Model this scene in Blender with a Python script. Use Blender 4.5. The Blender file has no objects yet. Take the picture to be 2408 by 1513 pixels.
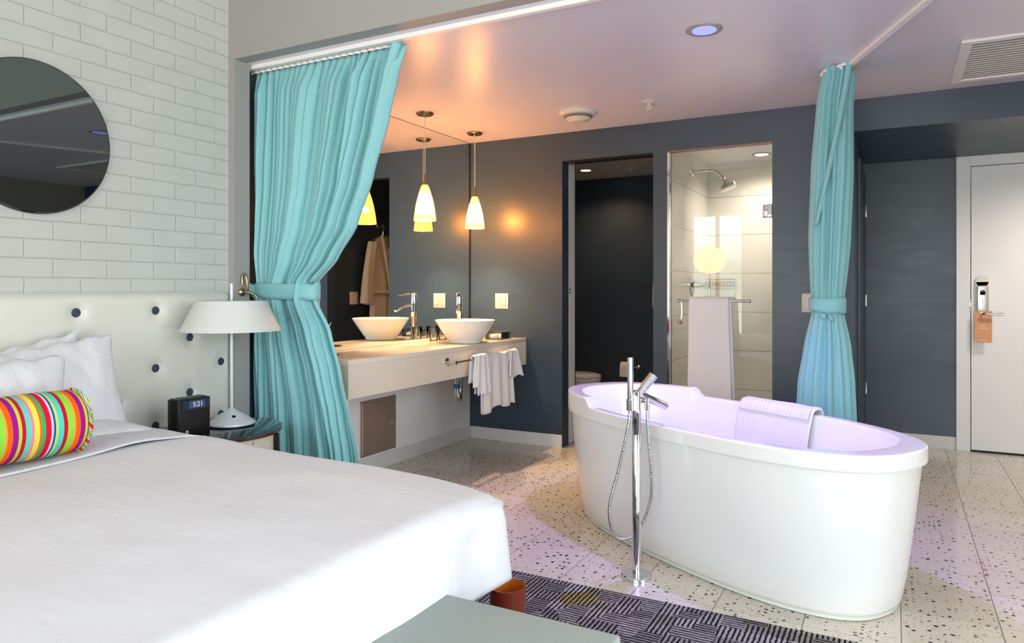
import bpy, bmesh, math, random
from mathutils import Vector, Matrix, noise
random.seed(7)
sc = bpy.context.scene
COL = sc.collection
PI = math.pi

# ------------------------------------------------------------------ camera, world, lights, exposure
CAM_H = 1.2
YAW = math.radians(28.12)
cd = bpy.data.cameras.new('camera')
cd.sensor_width = 36.0
cd.lens = 1686.0 / 2408.0 * 36.0
cd.shift_y = -73.5 / 2408.0
cd.clip_start = 0.02
cam = bpy.data.objects.new('camera', cd)
COL.objects.link(cam)
cam.location = (0, 0, CAM_H)
cam.rotation_euler = (PI / 2, 0, YAW)
sc.camera = cam

sc.view_settings.view_transform = 'Standard'
sc.view_settings.look = 'None'
sc.view_settings.gamma = 1.0
sc.view_settings.use_curve_mapping = False
sc.view_settings.exposure = 0.0

w = bpy.data.worlds.new('world')
sc.world = w
w.use_nodes = True
nt = w.node_tree
nt.nodes.clear()
wo = nt.nodes.new('ShaderNodeOutputWorld')
bg = nt.nodes.new('ShaderNodeBackground')
tc = nt.nodes.new('ShaderNodeTexCoord')
sx = nt.nodes.new('ShaderNodeSeparateXYZ')
rp = nt.nodes.new('ShaderNodeValToRGB')
rp.color_ramp.elements[0].position = 0.0
rp.color_ramp.elements[0].color = (0.95, 0.92, 0.88, 1)
rp.color_ramp.elements[1].position = 1.0
rp.color_ramp.elements[1].color = (0.75, 0.86, 1.0, 1)
for p, c in ((0.47, (0.80, 0.78, 0.74, 1)), (0.515, (0.30, 0.34, 0.30, 1)), (0.55, (0.92, 0.96, 1.0, 1))):
    e = rp.color_ramp.elements.new(p)
    e.color = c
mp = nt.nodes.new('ShaderNodeMapRange')
mp.inputs['From Min'].default_value = -1
mp.inputs['From Max'].default_value = 1
nt.links.new(tc.outputs['Generated'], sx.inputs[0])
nt.links.new(sx.outputs['Z'], mp.inputs['Value'])
nt.links.new(mp.outputs[0], rp.inputs[0])
nt.links.new(rp.outputs[0], bg.inputs['Color'])
bg.inputs['Strength'].default_value = 9.2
nt.links.new(bg.outputs[0], wo.inputs[0])

REAR = -1.7      # window wall behind the camera


def portal(x0, x1, z0, z1):
    l = bpy.data.lights.new('window_portal', 'AREA')
    l.shape = 'RECTANGLE'
    l.size = x1 - x0
    l.size_y = z1 - z0
    l.cycles.is_portal = True
    o = bpy.data.objects.new('window_portal', l)
    COL.objects.link(o)
    o.location = ((x0 + x1) / 2, REAR - 0.14, (z0 + z1) / 2)
    o.rotation_euler = (PI / 2, 0, 0)


WIN = [(-2.95, -2.12, 0.35, 2.45), (-1.5, 2.0, 0.08, 2.6)]
for q in WIN:
    portal(*q)
ADDED_WIN = (-1.35, 2.15, 0.08, 2.6)      # window opening added in the unseen right-hand wall for extra daylight (y0, y1, z0, z1)
l_ = bpy.data.lights.new('added_window_portal', 'AREA')
l_.shape = 'RECTANGLE'
l_.size = ADDED_WIN[1] - ADDED_WIN[0]
l_.size_y = ADDED_WIN[3] - ADDED_WIN[2]
l_.cycles.is_portal = True
o_ = bpy.data.objects.new('added_window_portal', l_)
COL.objects.link(o_)
o_.location = (2.34, (ADDED_WIN[0] + ADDED_WIN[1]) / 2, (ADDED_WIN[2] + ADDED_WIN[3]) / 2)
o_.rotation_euler = (PI / 2, 0, PI / 2)


def lamp(name, kind, loc, power, color, size=0.05, **kw):
    l = bpy.data.lights.new(name, kind)
    l.energy = power
    l.color = color
    if kind in ('POINT', 'SPOT'):
        l.shadow_soft_size = size
    if kind == 'SPOT':
        l.spot_size = kw.get('cone', 2.0)
        l.spot_blend = kw.get('blend', 0.5)
    o = bpy.data.objects.new(name, l)
    COL.objects.link(o)
    o.location = loc
    return o


WARM = (1.0, 0.68, 0.34)
BLUE_AT = (-0.774, 3.323)
lamp('blue_downlight_bulb', 'SPOT', (BLUE_AT[0], BLUE_AT[1], 2.385), 140, (0.36, 0.29, 1.0), 0.04, cone=1.35, blend=0.4)
lamp('toilet_downlight_bulb', 'SPOT', (-2.72, 6.65, 2.385), 75, (1.0, 0.62, 0.34), 0.06, cone=2.6, blend=0.8)
lamp('shower_downlight_bulb', 'SPOT', (-0.95, 6.05, 2.27), 55, (1.0, 0.82, 0.72), 0.06, cone=2.8, blend=1.0)

HALL_FILL = [(1.05, 3.15, 2.4, 75), (1.25, 5.55, 2.2, 110), (-0.45, 3.0, 2.4, 0)]  # out-of-view fill lamps added to brighten the bath and entry
for hx, hy, hz, hp in HALL_FILL[:2]:
    lamp('hall_fill_light', 'SPOT', (hx, hy, hz - .015), hp, (1.0, 0.84, 0.70), 0.08, cone=2.9, blend=0.9)

# ------------------------------------------------------------------ node materials


def lin(c):
    return tuple((v / 255 / 12.92 if v / 255 <= 0.04045 else ((v / 255 + 0.055) / 1.055) ** 2.4) for v in c) + (1,)


class NT:
    def __init__(self, name):
        self.m = bpy.data.materials.new(name)
        self.m.use_nodes = True
        self.t = self.m.node_tree
        self.b = self.t.nodes['Principled BSDF']
        self.out = self.t.nodes['Material Output']

    def n(self, kind, **kw):
        x = self.t.nodes.new('ShaderNode' + kind)
        for k, v in kw.items():
            if hasattr(x, k):
                setattr(x, k, v)
            else:
                x.inputs[k.replace('_', ' ')].default_value = v
        return x

    def l(self, a, b):
        self.t.links.new(a, b)

    def coord(self, scale=(1, 1, 1), which='Object', rot=(0, 0, 0)):
        c = self.n('TexCoord')
        m = self.n('Mapping')
        m.inputs['Scale'].default_value = scale
        m.inputs['Rotation'].default_value = rot
        self.l(c.outputs[which], m.inputs['Vector'])
        return m.outputs[0]

    def world(self):
        return self.n('NewGeometry').outputs['Position']

    def math(self, op, a, b=None, c=None):
        x = self.n('Math')
        x.operation = op
        for i, v in enumerate((a, b, c)):
            if v is None:
                continue
            if isinstance(v, (int, float)):
                x.inputs[i].default_value = v
            else:
                self.l(v, x.inputs[i])
        return x.outputs[0]

    def mix(self, f, a, b, blend='MIX'):
        x = self.n('Mix')
        x.data_type = 'RGBA'
        x.blend_type = blend
        for s, v in ((x.inputs[0], f), (x.inputs[6], a), (x.inputs[7], b)):
            if isinstance(v, (int, float)):
                s.default_value = v
            elif isinstance(v, tuple):
                s.default_value = v
            else:
                self.l(v, s)
        return x.outputs[2]

    def noise(self, vec, scale=5, detail=3, rough=0.5):
        x = self.n('TexNoise')
        x.inputs['Scale'].default_value = scale
        x.inputs['Detail'].default_value = detail
        x.inputs['Roughness'].default_value = rough
        if vec is not None:
            self.l(vec, x.inputs['Vector'])
        return x.outputs[0]

    def ramp(self, f, stops, interp='LINEAR'):
        x = self.n('ValToRGB')
        r = x.color_ramp
        r.interpolation = interp
        r.elements[0].position, r.elements[0].color = stops[0]
        r.elements[1].position, r.elements[1].color = stops[-1]
        for p, c in stops[1:-1]:
            e = r.elements.new(p)
            e.color = c
        self.l(f, x.inputs[0])
        return x.outputs[0]

    def bump(self, h, strength=0.3, dist=0.01):
        x = self.n('Bump')
        x.inputs['Strength'].default_value = strength
        x.inputs['Distance'].default_value = dist
        self.l(h, x.inputs['Height'])
        self.l(x.outputs[0], self.b.inputs['Normal'])
        return x

    def set(self, color=None, rough=None, metal=None, spec=None, **kw):
        b = self.b
        if color is not None:
            if isinstance(color, tuple):
                b.inputs['Base Color'].default_value = color
            else:
                self.l(color, b.inputs['Base Color'])
        if rough is not None:
            if isinstance(rough, (int, float)):
                b.inputs['Roughness'].default_value = rough
            else:
                self.l(rough, b.inputs['Roughness'])
        if metal is not None:
            b.inputs['Metallic'].default_value = metal
        if spec is not None:
            b.inputs['Specular IOR Level'].default_value = spec
        for k, v in kw.items():
            b.inputs[k.replace('_', ' ')].default_value = v
        return self.m


def simple(name, rgb, rough=0.5, metal=0.0, spec=0.5, nscale=0, nstr=0.0, var=0.0, **kw):
    t = NT(name)
    col = lin(rgb)
    if nscale:
        v = t.coord()
        f = t.noise(v, nscale, 4)
        if var:
            dark = tuple(c * (1 - var) for c in col[:3]) + (1,)
            t.set(color=t.mix(f, dark, col))
        else:
            t.set(color=col)
        if nstr:
            t.bump(f, nstr, 0.004)
    else:
        t.set(color=col)
    return t.set(rough=rough, metal=metal, spec=spec, **kw)


def emis(name, rgb, strength):
    t = NT(name)
    return t.set(color=(0.8, 0.8, 0.8, 1), Emission_Color=lin(rgb), Emission_Strength=strength)


def mat_brick():
    t = NT('white_painted_brick')
    pos = t.world()
    s = t.n('SeparateXYZ')
    t.l(pos, s.inputs[0])
    cb = t.n('CombineXYZ')
    t.l(t.math('ADD', s.outputs['Y'], 0.212), cb.inputs[0])
    t.l(t.math('ADD', s.outputs['Z'], -0.019), cb.inputs[1])
    nz = t.n('TexNoise')
    nz.inputs['Scale'].default_value = 7
    nz.inputs['Detail'].default_value = 3
    t.l(cb.outputs[0], nz.inputs['Vector'])
    va = t.n('VectorMath')
    va.operation = 'MULTIPLY_ADD'
    t.l(nz.outputs['Color'], va.inputs[0])
    va.inputs[1].default_value = (0.014, 0.012, 0)
    t.l(cb.outputs[0], va.inputs[2])
    br = t.n('TexBrick')
    br.offset = 0.5
    br.inputs['Scale'].default_value = 1
    br.inputs['Mortar Size'].default_value = 0.0035
    br.inputs['Mortar Smooth'].default_value = 1.0
    br.inputs['Brick Width'].default_value = 0.228
    br.inputs['Row Height'].default_value = 0.0775
    br.inputs['Color1'].default_value = (0.9, 0.9, 0.9, 1)
    br.inputs['Color2'].default_value = (0.3, 0.3, 0.3, 1)
    t.l(va.outputs[0], br.inputs['Vector'])
    f1 = t.noise(cb.outputs[0], 22, 5, 0.6)
    f2 = t.noise(cb.outputs[0], 5, 2)
    bw = t.n('RGBToBW')
    t.l(br.outputs['Color'], bw.inputs[0])
    h = t.math('MULTIPLY', br.outputs['Fac'], -1.0)
    h = t.math('ADD', h, t.math('MULTIPLY', f1, 0.35))
    h = t.math('ADD', h, t.math('MULTIPLY', bw.outputs[0], 0.4))
    h = t.math('ADD', h, t.math('MULTIPLY', f2, 0.5))
    t.bump(h, 0.6, 0.006)
    t.set(color=t.mix(f2, lin((190, 192, 188)), lin((201, 203, 200))), rough=0.42)
    return t.m


def mat_dark(name='slate_blue_satin_paint', k=1.0):
    t = NT(name)
    pos = t.world()
    m = t.n('Mapping')
    m.inputs['Scale'].default_value = (1.2, 1.2, 9)
    t.l(pos, m.inputs[0])
    f = t.noise(m.outputs[0], 3.0, 5, 0.6)
    g = t.noise(pos, 2.2, 4, 0.6)
    h = t.noise(pos, 60, 2, 0.5)
    c = t.mix(f, lin((30 * k, 47 * k, 64 * k)), lin((45 * k, 62 * k, 80 * k)))
    c = t.mix(t.math('MULTIPLY', g, 0.5), c, lin((58 * k, 77 * k, 96 * k)))
    r = t.math('MULTIPLY_ADD', f, 0.16, 0.25)
    r = t.math('MULTIPLY_ADD', g, 0.14, r)
    t.bump(h, 0.10, 0.002)
    return t.set(color=c, rough=r, spec=0.7 * k)


def mat_floor():
    t = NT('terrazzo_tile')
    pos = t.world()
    s = t.n('SeparateXYZ')
    t.l(pos, s.inputs[0])

    def joint(sock, off, size, wdt):
        a = t.math('ADD', sock, off)
        a = t.math('DIVIDE', a, size)
        a = t.math('FRACT', a)
        a = t.math('SUBTRACT', a, 0.5)
        a = t.math('ABSOLUTE', a)
        return t.math('GREATER_THAN', a, 0.5 - wdt / size)
    T = 0.312
    jx = joint(s.outputs['X'], -0.331 + 40 * T, T, 0.0018)
    jy = joint(s.outputs['Y'], -3.065 + 40 * T, T, 0.0010)
    nz = t.n('TexNoise')
    nz.inputs['Scale'].default_value = 70
    nz.inputs['Detail'].default_value = 2
    t.l(pos, nz.inputs['Vector'])
    va = t.n('VectorMath')
    va.operation = 'MULTIPLY_ADD'
    t.l(nz.outputs['Color'], va.inputs[0])
    va.inputs[1].default_value = (0.012, 0.012, 0)
    t.l(pos, va.inputs[2])
    vo = t.n('TexVoronoi')
    vo.voronoi_dimensions = '2D'
    vo.inputs['Scale'].default_value = 43
    t.l(va.outputs[0], vo.inputs['Vector'])
    sc_ = t.n('SeparateColor')
    t.l(vo.outputs['Color'], sc_.inputs[0])
    thr = t.math('MULTIPLY', t.math('GREATER_THAN', sc_.outputs[0], 0.75), t.math('MULTIPLY_ADD', sc_.outputs[1], 0.22, 0.10))
    chip = t.math('LESS_THAN', vo.outputs['Distance'], thr)
    vo2 = t.n('TexVoronoi')
    vo2.voronoi_dimensions = '2D'
    vo2.inputs['Scale'].default_value = 120
    t.l(va.outputs[0], vo2.inputs['Vector'])
    sc2 = t.n('SeparateColor')
    t.l(vo2.outputs['Color'], sc2.inputs[0])
    thr2 = t.math('MULTIPLY', t.math('GREATER_THAN', sc2.outputs[0], 0.88), 0.26)
    chip2 = t.math('LESS_THAN', vo2.outputs['Distance'], thr2)
    # a faint tint of its own for each tile
    fx = t.math('FLOOR', t.math('DIVIDE', t.math('ADD', s.outputs['X'], -0.331 + 40 * T), T))
    fy = t.math('FLOOR', t.math('DIVIDE', t.math('ADD', s.outputs['Y'], -3.065 + 40 * T), T))
    cb = t.n('CombineXYZ')
    t.l(fx, cb.inputs[0])
    t.l(fy, cb.inputs[1])
    wn = t.n('TexWhiteNoise')
    t.l(cb.outputs[0], wn.inputs['Vector'])
    base = t.mix(wn.outputs['Value'], lin((206, 198, 186)), lin((216, 209, 198)))
    base = t.mix(chip2, base, lin((120, 108, 98)))
    base = t.mix(chip, base, lin((38, 32, 32)))
    j = t.math('MAXIMUM', jx, jy)
    base = t.mix(j, base, lin((120, 116, 112)))
    t.set(color=base, rough=t.math('MULTIPLY_ADD', j, 0.5, 0.16), spec=0.5)
    return t.m


def mat_carpet():
    t = NT('woven_block_carpet')
    pos = t.world()
    s = t.n('SeparateXYZ')
    t.l(pos, s.inputs[0])
    nz = t.n('TexNoise')
    nz.inputs['Scale'].default_value = 60
    t.l(pos, nz.inputs['Vector'])
    va = t.n('VectorMath')
    va.operation = 'MULTIPLY_ADD'
    t.l(nz.outputs['Color'], va.inputs[0])
    va.inputs[1].default_value = (0.009, 0.009, 0)
    t.l(pos, va.inputs[2])
    s2 = t.n('SeparateXYZ')
    t.l(va.outputs[0], s2.inputs[0])
    vo = t.n('TexVoronoi')
    vo.voronoi_dimensions = '2D'
    vo.distance = 'CHEBYCHEV'
    vo.inputs['Scale'].default_value = 13
    vo.inputs['Randomness'].default_value = 0.6
    t.l(pos, vo.inputs['Vector'])
    c = t.n('SeparateColor')
    t.l(vo.outputs['Color'], c.inputs[0])
    ori = t.math('GREATER_THAN', c.outputs[0], 0.5)

    def stripes(sock):
        a = t.math('FRACT', t.math('MULTIPLY', sock, 58.0))
        a = t.math('ABSOLUTE', t.math('SUBTRACT', a, 0.5))
        return t.math('MULTIPLY', a, 2.0)
    a = stripes(s2.outputs['X'])
    b = stripes(s2.outputs['Y'])
    st = t.math('ADD', t.math('MULTIPLY', a, ori), t.math('MULTIPLY', b, t.math('SUBTRACT', 1.0, ori)))
    wv = t.noise(pos, 220, 2)
    st = t.math('ADD', st, t.math('MULTIPLY_ADD', wv, 0.6, -0.30))
    msk = t.ramp(st, [(0.30, (0, 0, 0, 1)), (0.52, (1, 1, 1, 1))])
    big = t.noise(pos, 2.3, 2)
    light = t.mix(c.outputs[1], lin((116, 112, 112)), lin((166, 162, 162)))
    gold = t.math('LESS_THAN', t.math('ADD', t.math('ABSOLUTE', t.math('ADD', s.outputs['X'], 1.06)), t.math('MULTIPLY', t.math('ABSOLUTE', t.math('SUBTRACT', s.outputs['Y'], 2.56)), 1.4)), t.math('MULTIPLY', c.outputs[2], 0.16))
    light = t.mix(gold, light, lin((150, 132, 84)))
    col = t.mix(msk, lin((22, 19, 26)), light)
    bw = t.n('RGBToBW')
    t.l(msk, bw.inputs[0])
    t.bump(bw.outputs[0], 0.7, 0.006)
    return t.set(color=col, rough=0.95, spec=0.1)


def mat_ceiling():
    t = NT('eggshell_ceiling_paint')
    pos = t.world()
    f = t.noise(pos, 1.3, 3)
    t.set(color=t.mix(f, lin((218, 213, 226)), lin((227, 222, 234))), rough=0.33, spec=0.6)
    return t.m


def mat_tile():
    t = NT('cream_shower_tile')
    pos = t.world()
    s = t.n('SeparateXYZ')
    t.l(pos, s.inputs[0])

    def joint(sock, off, size, wdt):
        a = t.math('FRACT', t.math('DIVIDE', t.math('ADD', sock, off), size))
        a = t.math('ABSOLUTE', t.math('SUBTRACT', a, 0.5))
        return t.math('GREATER_THAN', a, 0.5 - wdt / size)
    jz = joint(s.outputs['Z'], -0.01 + 10 * 0.334, 0.334, 0.0022)
    t.set(color=t.mix(jz, lin((222, 219, 210)), lin((140, 134, 126))), rough=0.16, spec=0.5)
    return t.m


def mat_glass(name='clear_glass_pane', tint=(0.96, 0.985, 0.975, 1), boost=1.0):
    t = NT(name)
    g = t.n('BsdfGlossy')
    g.inputs['Roughness'].default_value = 0.0
    tr = t.n('BsdfTransparent')
    tr.inputs['Color'].default_value = tint
    fr = t.n('Fresnel')
    fr.inputs['IOR'].default_value = 1.5
    f = t.math('MULTIPLY', fr.outputs[0], boost)
    mx = t.n('MixShader')
    t.l(f, mx.inputs[0])
    t.l(tr.outputs[0], mx.inputs[1])
    t.l(g.outputs[0], mx.inputs[2])
    t.l(mx.outputs[0], t.out.inputs['Surface'])
    t.t.nodes.remove(t.b)
    return t.m


def mat_curtain():
    t = NT('turquoise_taffeta')
    v = t.coord((60, 60, 1.2))
    f = t.noise(v, 3, 3)
    pos = t.coord()
    g = t.noise(pos, 18, 4, 0.65)
    t.set(color=t.mix(f, lin((136, 202, 212)), lin((158, 218, 224))), rough=0.5, spec=0.4)
    t.b.inputs['Sheen Weight'].default_value = 0.25
    x = t.bump(t.math('ADD', g, t.math('MULTIPLY', f, 0.3)), 0.22, 0.008)
    # cloth lets a little light through
    tl = t.n('BsdfTranslucent')
    tl.inputs['Color'].default_value = lin((110, 190, 195))
    mx = t.n('MixShader')
    mx.inputs[0].default_value = 0.18
    t.l(t.b.outputs[0], mx.inputs[1])
    t.l(tl.outputs[0], mx.inputs[2])
    t.l(mx.outputs[0], t.out.inputs['Surface'])
    return t.m


def mat_linen(name, rgb=(226, 226, 230), ribs=0, wr=0.25, ws=5.0):
    t = NT(name)
    pos = t.world()
    f = t.noise(pos, ws, 3, 0.55)
    h = f
    m = t.n('Mapping')
    m.inputs['Rotation'].default_value = (0, 0, 0.5)
    m.inputs['Scale'].default_value = (1, 3.5, 1)
    t.l(pos, m.inputs[0])
    f3 = t.noise(m.outputs[0], 2.2, 4, 0.6)
    h = t.math('ADD', f, f3)
    if ribs:
        wv = t.n('TexWave')
        wv.inputs['Scale'].default_value = ribs
        t.l(pos, wv.inputs['Vector'])
        h = t.math('ADD', h, t.math('MULTIPLY', wv.outputs['Fac'], 0.02))
    t.bump(h, wr, 0.02)
    t.set(color=lin(rgb), rough=0.8, spec=0.2)
    t.b.inputs['Sheen Weight'].default_value = 0.1
    return t.m


def mat_terry(name='white_terry_cloth', ribs=False):
    t = NT(name)
    v = t.coord()
    f = t.noise(v, 220, 2)
    g = t.noise(v, 14, 3)
    h = t.math('ADD', t.math('MULTIPLY', f, 0.5), g)
    if ribs:
        wv = t.n('TexWave')
        wv.bands_direction = 'X'
        wv.inputs['Scale'].default_value = 16
        t.l(v, wv.inputs['Vector'])
        h = t.math('ADD', h, t.math('MULTIPLY', wv.outputs['Fac'], 0.8))
    t.bump(h, 0.45, 0.006)
    return t.set(color=lin((232, 231, 236)), rough=0.95, spec=0.1)


def mat_stripes():
    t = NT('multicolour_striped_fabric')
    c = t.n('TexCoord')
    s = t.n('SeparateXYZ')
    t.l(c.outputs['Object'], s.inputs[0])
    P = 0.2
    f = t.math('FRACT', t.math('DIVIDE', t.math('ADD', s.outputs['Y'], 10 * P - 0.304), P))
    cols = [(17, (10, 86, 160)), (23, (206, 214, 96)), (50, (86, 206, 190)), (35, (196, 22, 52)), (60, (150, 212, 70)), (16, (240, 160, 70)),
            (42, (255, 100, 22)), (45, (160, 22, 140)), (28, (188, 204, 70)), (32, (196, 22, 52)), (44, (110, 200, 186)), (24, (245, 130, 160)),
            (44, (222, 218, 84)), (20, (255, 100, 22)), (32, (50, 176, 110)), (46, (222, 16, 50)), (22, (226, 200, 226))]
    tot = sum(a for a, _ in cols)
    stops = []
    a = 0
    for wd, rgb in cols:
        stops.append((a / tot, lin(rgb)))
        a += wd
    col = t.ramp(f, stops, 'CONSTANT')
    v = t.coord()
    t.bump(t.noise(v, 400, 2), 0.3, 0.002)
    return t.set(color=col, rough=0.85, spec=0.15)


def mat_robe():
    return simple('cream_towelling_robe', (222, 208, 186), 0.95, 0, 0.1, 90, 0.5, 0.1)


def mat_shade():
    t = NT('frosted_amber_glass')
    tl = t.n('BsdfTranslucent')
    tl.inputs['Color'].default_value = (0.34, 0.23, 0.11, 1)
    t.set(color=(0.36, 0.28, 0.18, 1), rough=0.3, Emission_Color=(1.0, 0.50, 0.20, 1), Emission_Strength=0.25)
    mx = t.n('MixShader')
    mx.inputs[0].default_value = 0.6
    t.l(t.b.outputs[0], mx.inputs[1])
    t.l(tl.outputs[0], mx.inputs[2])
    tr = t.n('BsdfTransparent')
    tr.inputs['Color'].default_value = (1.0, 0.74, 0.46, 1)
    m2 = t.n('MixShader')
    m2.inputs[0].default_value = 0.38
    t.l(mx.outputs[0], m2.inputs[1])
    t.l(tr.outputs[0], m2.inputs[2])
    t.l(m2.outputs[0], t.out.inputs['Surface'])
    return t.m


def mat_bulb():
    t = NT('pendant_bulb')
    e = t.n('Emission')
    e.inputs['Color'].default_value = (1.0, 0.72, 0.38, 1)
    e.inputs['Strength'].default_value = 6
    tr = t.n('BsdfTransparent')
    ad = t.n('AddShader')
    t.l(e.outputs[0], ad.inputs[0])
    t.l(tr.outputs[0], ad.inputs[1])
    t.l(ad.outputs[0], t.out.inputs['Surface'])
    return t.m


def mat_sheer():
    t = NT('white_sheer_voile')
    tl = t.n('BsdfTranslucent')
    tl.inputs['Color'].default_value = (0.95, 0.95, 0.95, 1)
    t.set(color=(0.85, 0.85, 0.85, 1), rough=0.8)
    mx = t.n('MixShader')
    mx.inputs[0].default_value = 0.55
    t.l(t.b.outputs[0], mx.inputs[1])
    t.l(tl.outputs[0], mx.inputs[2])
    t.l(mx.outputs[0], t.out.inputs['Surface'])
    return t.m


def mat_wood(name, a, b, rough=0.25):
    t = NT(name)
    v = t.coord((2, 14, 2))
    f = t.noise(v, 5, 5, 0.6)
    return t.set(color=t.mix(f, lin(a), lin(b)), rough=rough, spec=0.6, Coat_Weight=0.3)


def mat_brushed(name, rgb, rough=0.3, sc_=(3, 3, 160)):
    t = NT(name)
    v = t.coord(sc_)
    f = t.noise(v, 3, 4)
    t.bump(f, 0.12, 0.002)
    return t.set(color=t.mix(f, tuple(x * 0.8 for x in lin(rgb)[:3]) + (1,), lin(rgb)), rough=rough, metal=1.0)


M = dict(
    brick=mat_brick(), dark=mat_dark(), dark_deep=mat_dark('deep_slate_satin_paint', 0.85), floor=mat_floor(), carpet=mat_carpet(), ceil=mat_ceiling(), tile=mat_tile(),  # toilet room walls use the slate paint shader scaled darker
    glass=mat_glass(boost=1.15), wglass=mat_glass('window_glass', boost=1.0),
    curtain=mat_curtain(), linen=mat_linen('white_duvet_linen', (216, 215, 222), 40), sheet=mat_linen('white_pillow_cotton', (220, 219, 225), 0, 0.5, 9.0),
    terry=mat_terry(), terryrib=mat_terry('ribbed_white_terry', True), stripes=mat_stripes(), robe=mat_robe(), shade=mat_shade(), bulb=mat_bulb(), sheer=mat_sheer(),
    chrome=simple('polished_chrome', (225, 225, 228), 0.06, 1.0, nscale=4, var=0.03),
    nickel=simple('brushed_brass_nickel', (176, 150, 112), 0.22, 1.0, nscale=30, var=0.1),
    mirror=simple('silvered_mirror', (236, 238, 238), 0.0, 1.0, nscale=2, var=0.01),
    darkmirror=simple('smoked_mirror', (120, 132, 132), 0.0, 1.0, nscale=2, var=0.01),
    white=simple('white_satin_paint', (220, 220, 218), 0.4, nscale=3, var=0.03),
    hall=simple('pale_grey_wall_paint', (160, 158, 157), 0.6, nscale=3, var=0.04),
    door=simple('white_door_paint', (240, 241, 243), 0.35, nscale=2, var=0.03),
    wallwhite=simple('cool_white_wall_paint', (238, 239, 243), 0.45, nscale=2, var=0.03),
    ceramic=simple('white_glazed_ceramic', (238, 234, 228), 0.08, spec=0.6, nscale=2, var=0.02),
    acrylic=simple('white_acrylic_tub', (243, 243, 243), 0.12, spec=0.55, nscale=1.5, var=0.02),
    counter=simple('cream_solid_surface', (226, 214, 200), 0.14, spec=0.6, nscale=60, var=0.04),
    vinyl=simple('white_leather_headboard', (222, 220, 212), 0.38, spec=0.5, nscale=160, nstr=0.05, var=0.02),
    button=simple('slate_blue_button', (54, 66, 86), 0.45, nscale=40, var=0.2),
    plastic=simple('white_plastic', (208, 205, 198), 0.35, nscale=5, var=0.02),
    plasticgrey=simple('grey_plastic_slots', (120, 112, 106), 0.6, nscale=50, var=0.2),
    lampwhite=simple('white_lamp_enamel', (206, 208, 208), 0.4, nscale=5, var=0.02),
    lampgrey=simple('silver_grey_enamel', (206, 212, 218), 0.3, metal=0.1, nscale=8, var=0.04),
    black=simple('black_plastic', (10, 10, 13), 0.3, nscale=60, var=0.3),
    blackmat=simple('black_rubber', (16, 15, 15), 0.7, nscale=50, var=0.3),
    display=simple('dark_lcd_glass', (24, 38, 66), 0.15, nscale=8, var=0.2),
    digits=emis('lcd_digits', (150, 180, 210), 0.12),
    walnut=mat_wood('dark_gloss_wood', (58, 26, 20), (84, 36, 24), 0.12),
    tabletop=simple('dark_glass_tabletop', (52, 66, 74), 0.06, spec=0.7, nscale=3, var=0.1),
    cream=simple('cream_lacquer_drum', (214, 204, 184), 0.4, nscale=4, var=0.03),
    amber=mat_wood('amber_bent_wood', (190, 96, 30), (214, 122, 44), 0.2),
    redwood=mat_wood('red_brown_bent_wood', (96, 34, 22), (128, 50, 30), 0.2),
    bench=simple('pale_grey_felt', (168, 176, 172), 0.9, spec=0.1, nscale=320, nstr=0.35, var=0.14),
    benchside=simple('dark_grey_felt', (120, 126, 120), 0.9, spec=0.1, nscale=320, nstr=0.35, var=0.2),
    steel=mat_brushed('brushed_steel_panel', (214, 200, 190), 0.42),
    vent=simple('white_vent_enamel', (240, 236, 238), 0.45, nscale=5, var=0.03),
    rail=simple('white_curtain_rail', (244, 240, 240), 0.4, nscale=5, var=0.02),
    paper=simple('paper_white', (236, 232, 224), 0.9, nscale=30, var=0.04),
    orange=simple('peach_card', (232, 166, 126), 0.7, nscale=6, var=0.05),
    white_ink=simple('white_ink', (244, 232, 220), 0.7, nscale=6, var=0.02),
    steelplate=simple('satin_lock_plate', (214, 212, 206), 0.28, metal=0.6, nscale=8, var=0.05),
    whitecover=simple('ivory_plastic', (226, 228, 218), 0.3, nscale=5, var=0.02),
    green=simple('green_hanger_bag', (104, 130, 96), 0.5, nscale=20, var=0.4),
    hose=simple('flexible_chrome_hose', (205, 208, 212), 0.15, 1.0, nscale=200, nstr=0.6, var=0.2),
    bluelens=emis('blue_lit_lens', (40, 100, 255), 1.1), warmlens=emis('warm_lit_lens', (255, 205, 150), 5.0),
    trimring=simple('pewter_trim_ring', (178, 170, 172), 0.35, metal=0.6, nscale=20, var=0.1),
    globe=emis('lit_paper_globe', (255, 190, 120), 11),
    crystal=mat_glass('drinking_glass', (0.985, 0.985, 0.975, 1), 1.3),
    flower=simple('cream_petal', (240, 222, 190), 0.6, nscale=30, var=0.1),
    bluetape=simple('blue_pipe_collar', (50, 92, 140), 0.4, nscale=20, var=0.2),
)

# ------------------------------------------------------------------ mesh helpers


def BM():
    return bmesh.new()


def box(bm, x0, x1, y0, y1, z0, z1, bev=0.0, seg=2, mtx=None):
    g = bmesh.ops.create_cube(bm, size=1)
    vs = g['verts']
    for v in vs:
        v.co = Vector((x0 + (v.co.x + .5) * (x1 - x0), y0 + (v.co.y + .5) * (y1 - y0), z0 + (v.co.z + .5) * (z1 - z0)))
    if bev > 0:
        es = list({e for v in vs for e in v.link_edges})
        r = bmesh.ops.bevel(bm, geom=es, offset=bev, segments=seg, profile=0.5, affect='EDGES')
        vs = list({v for f in r['faces'] for v in f.verts} | {v for v in vs if v.is_valid})
    if mtx is not None:
        for v in vs:
            v.co = mtx @ v.co
    return vs


def frame_of(d):
    d = d.normalized()
    a = Vector((0, 0, 1)) if abs(d.z) < 0.9 else Vector((1, 0, 0))
    u = d.cross(a).normalized()
    return u, d.cross(u).normalized()


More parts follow.
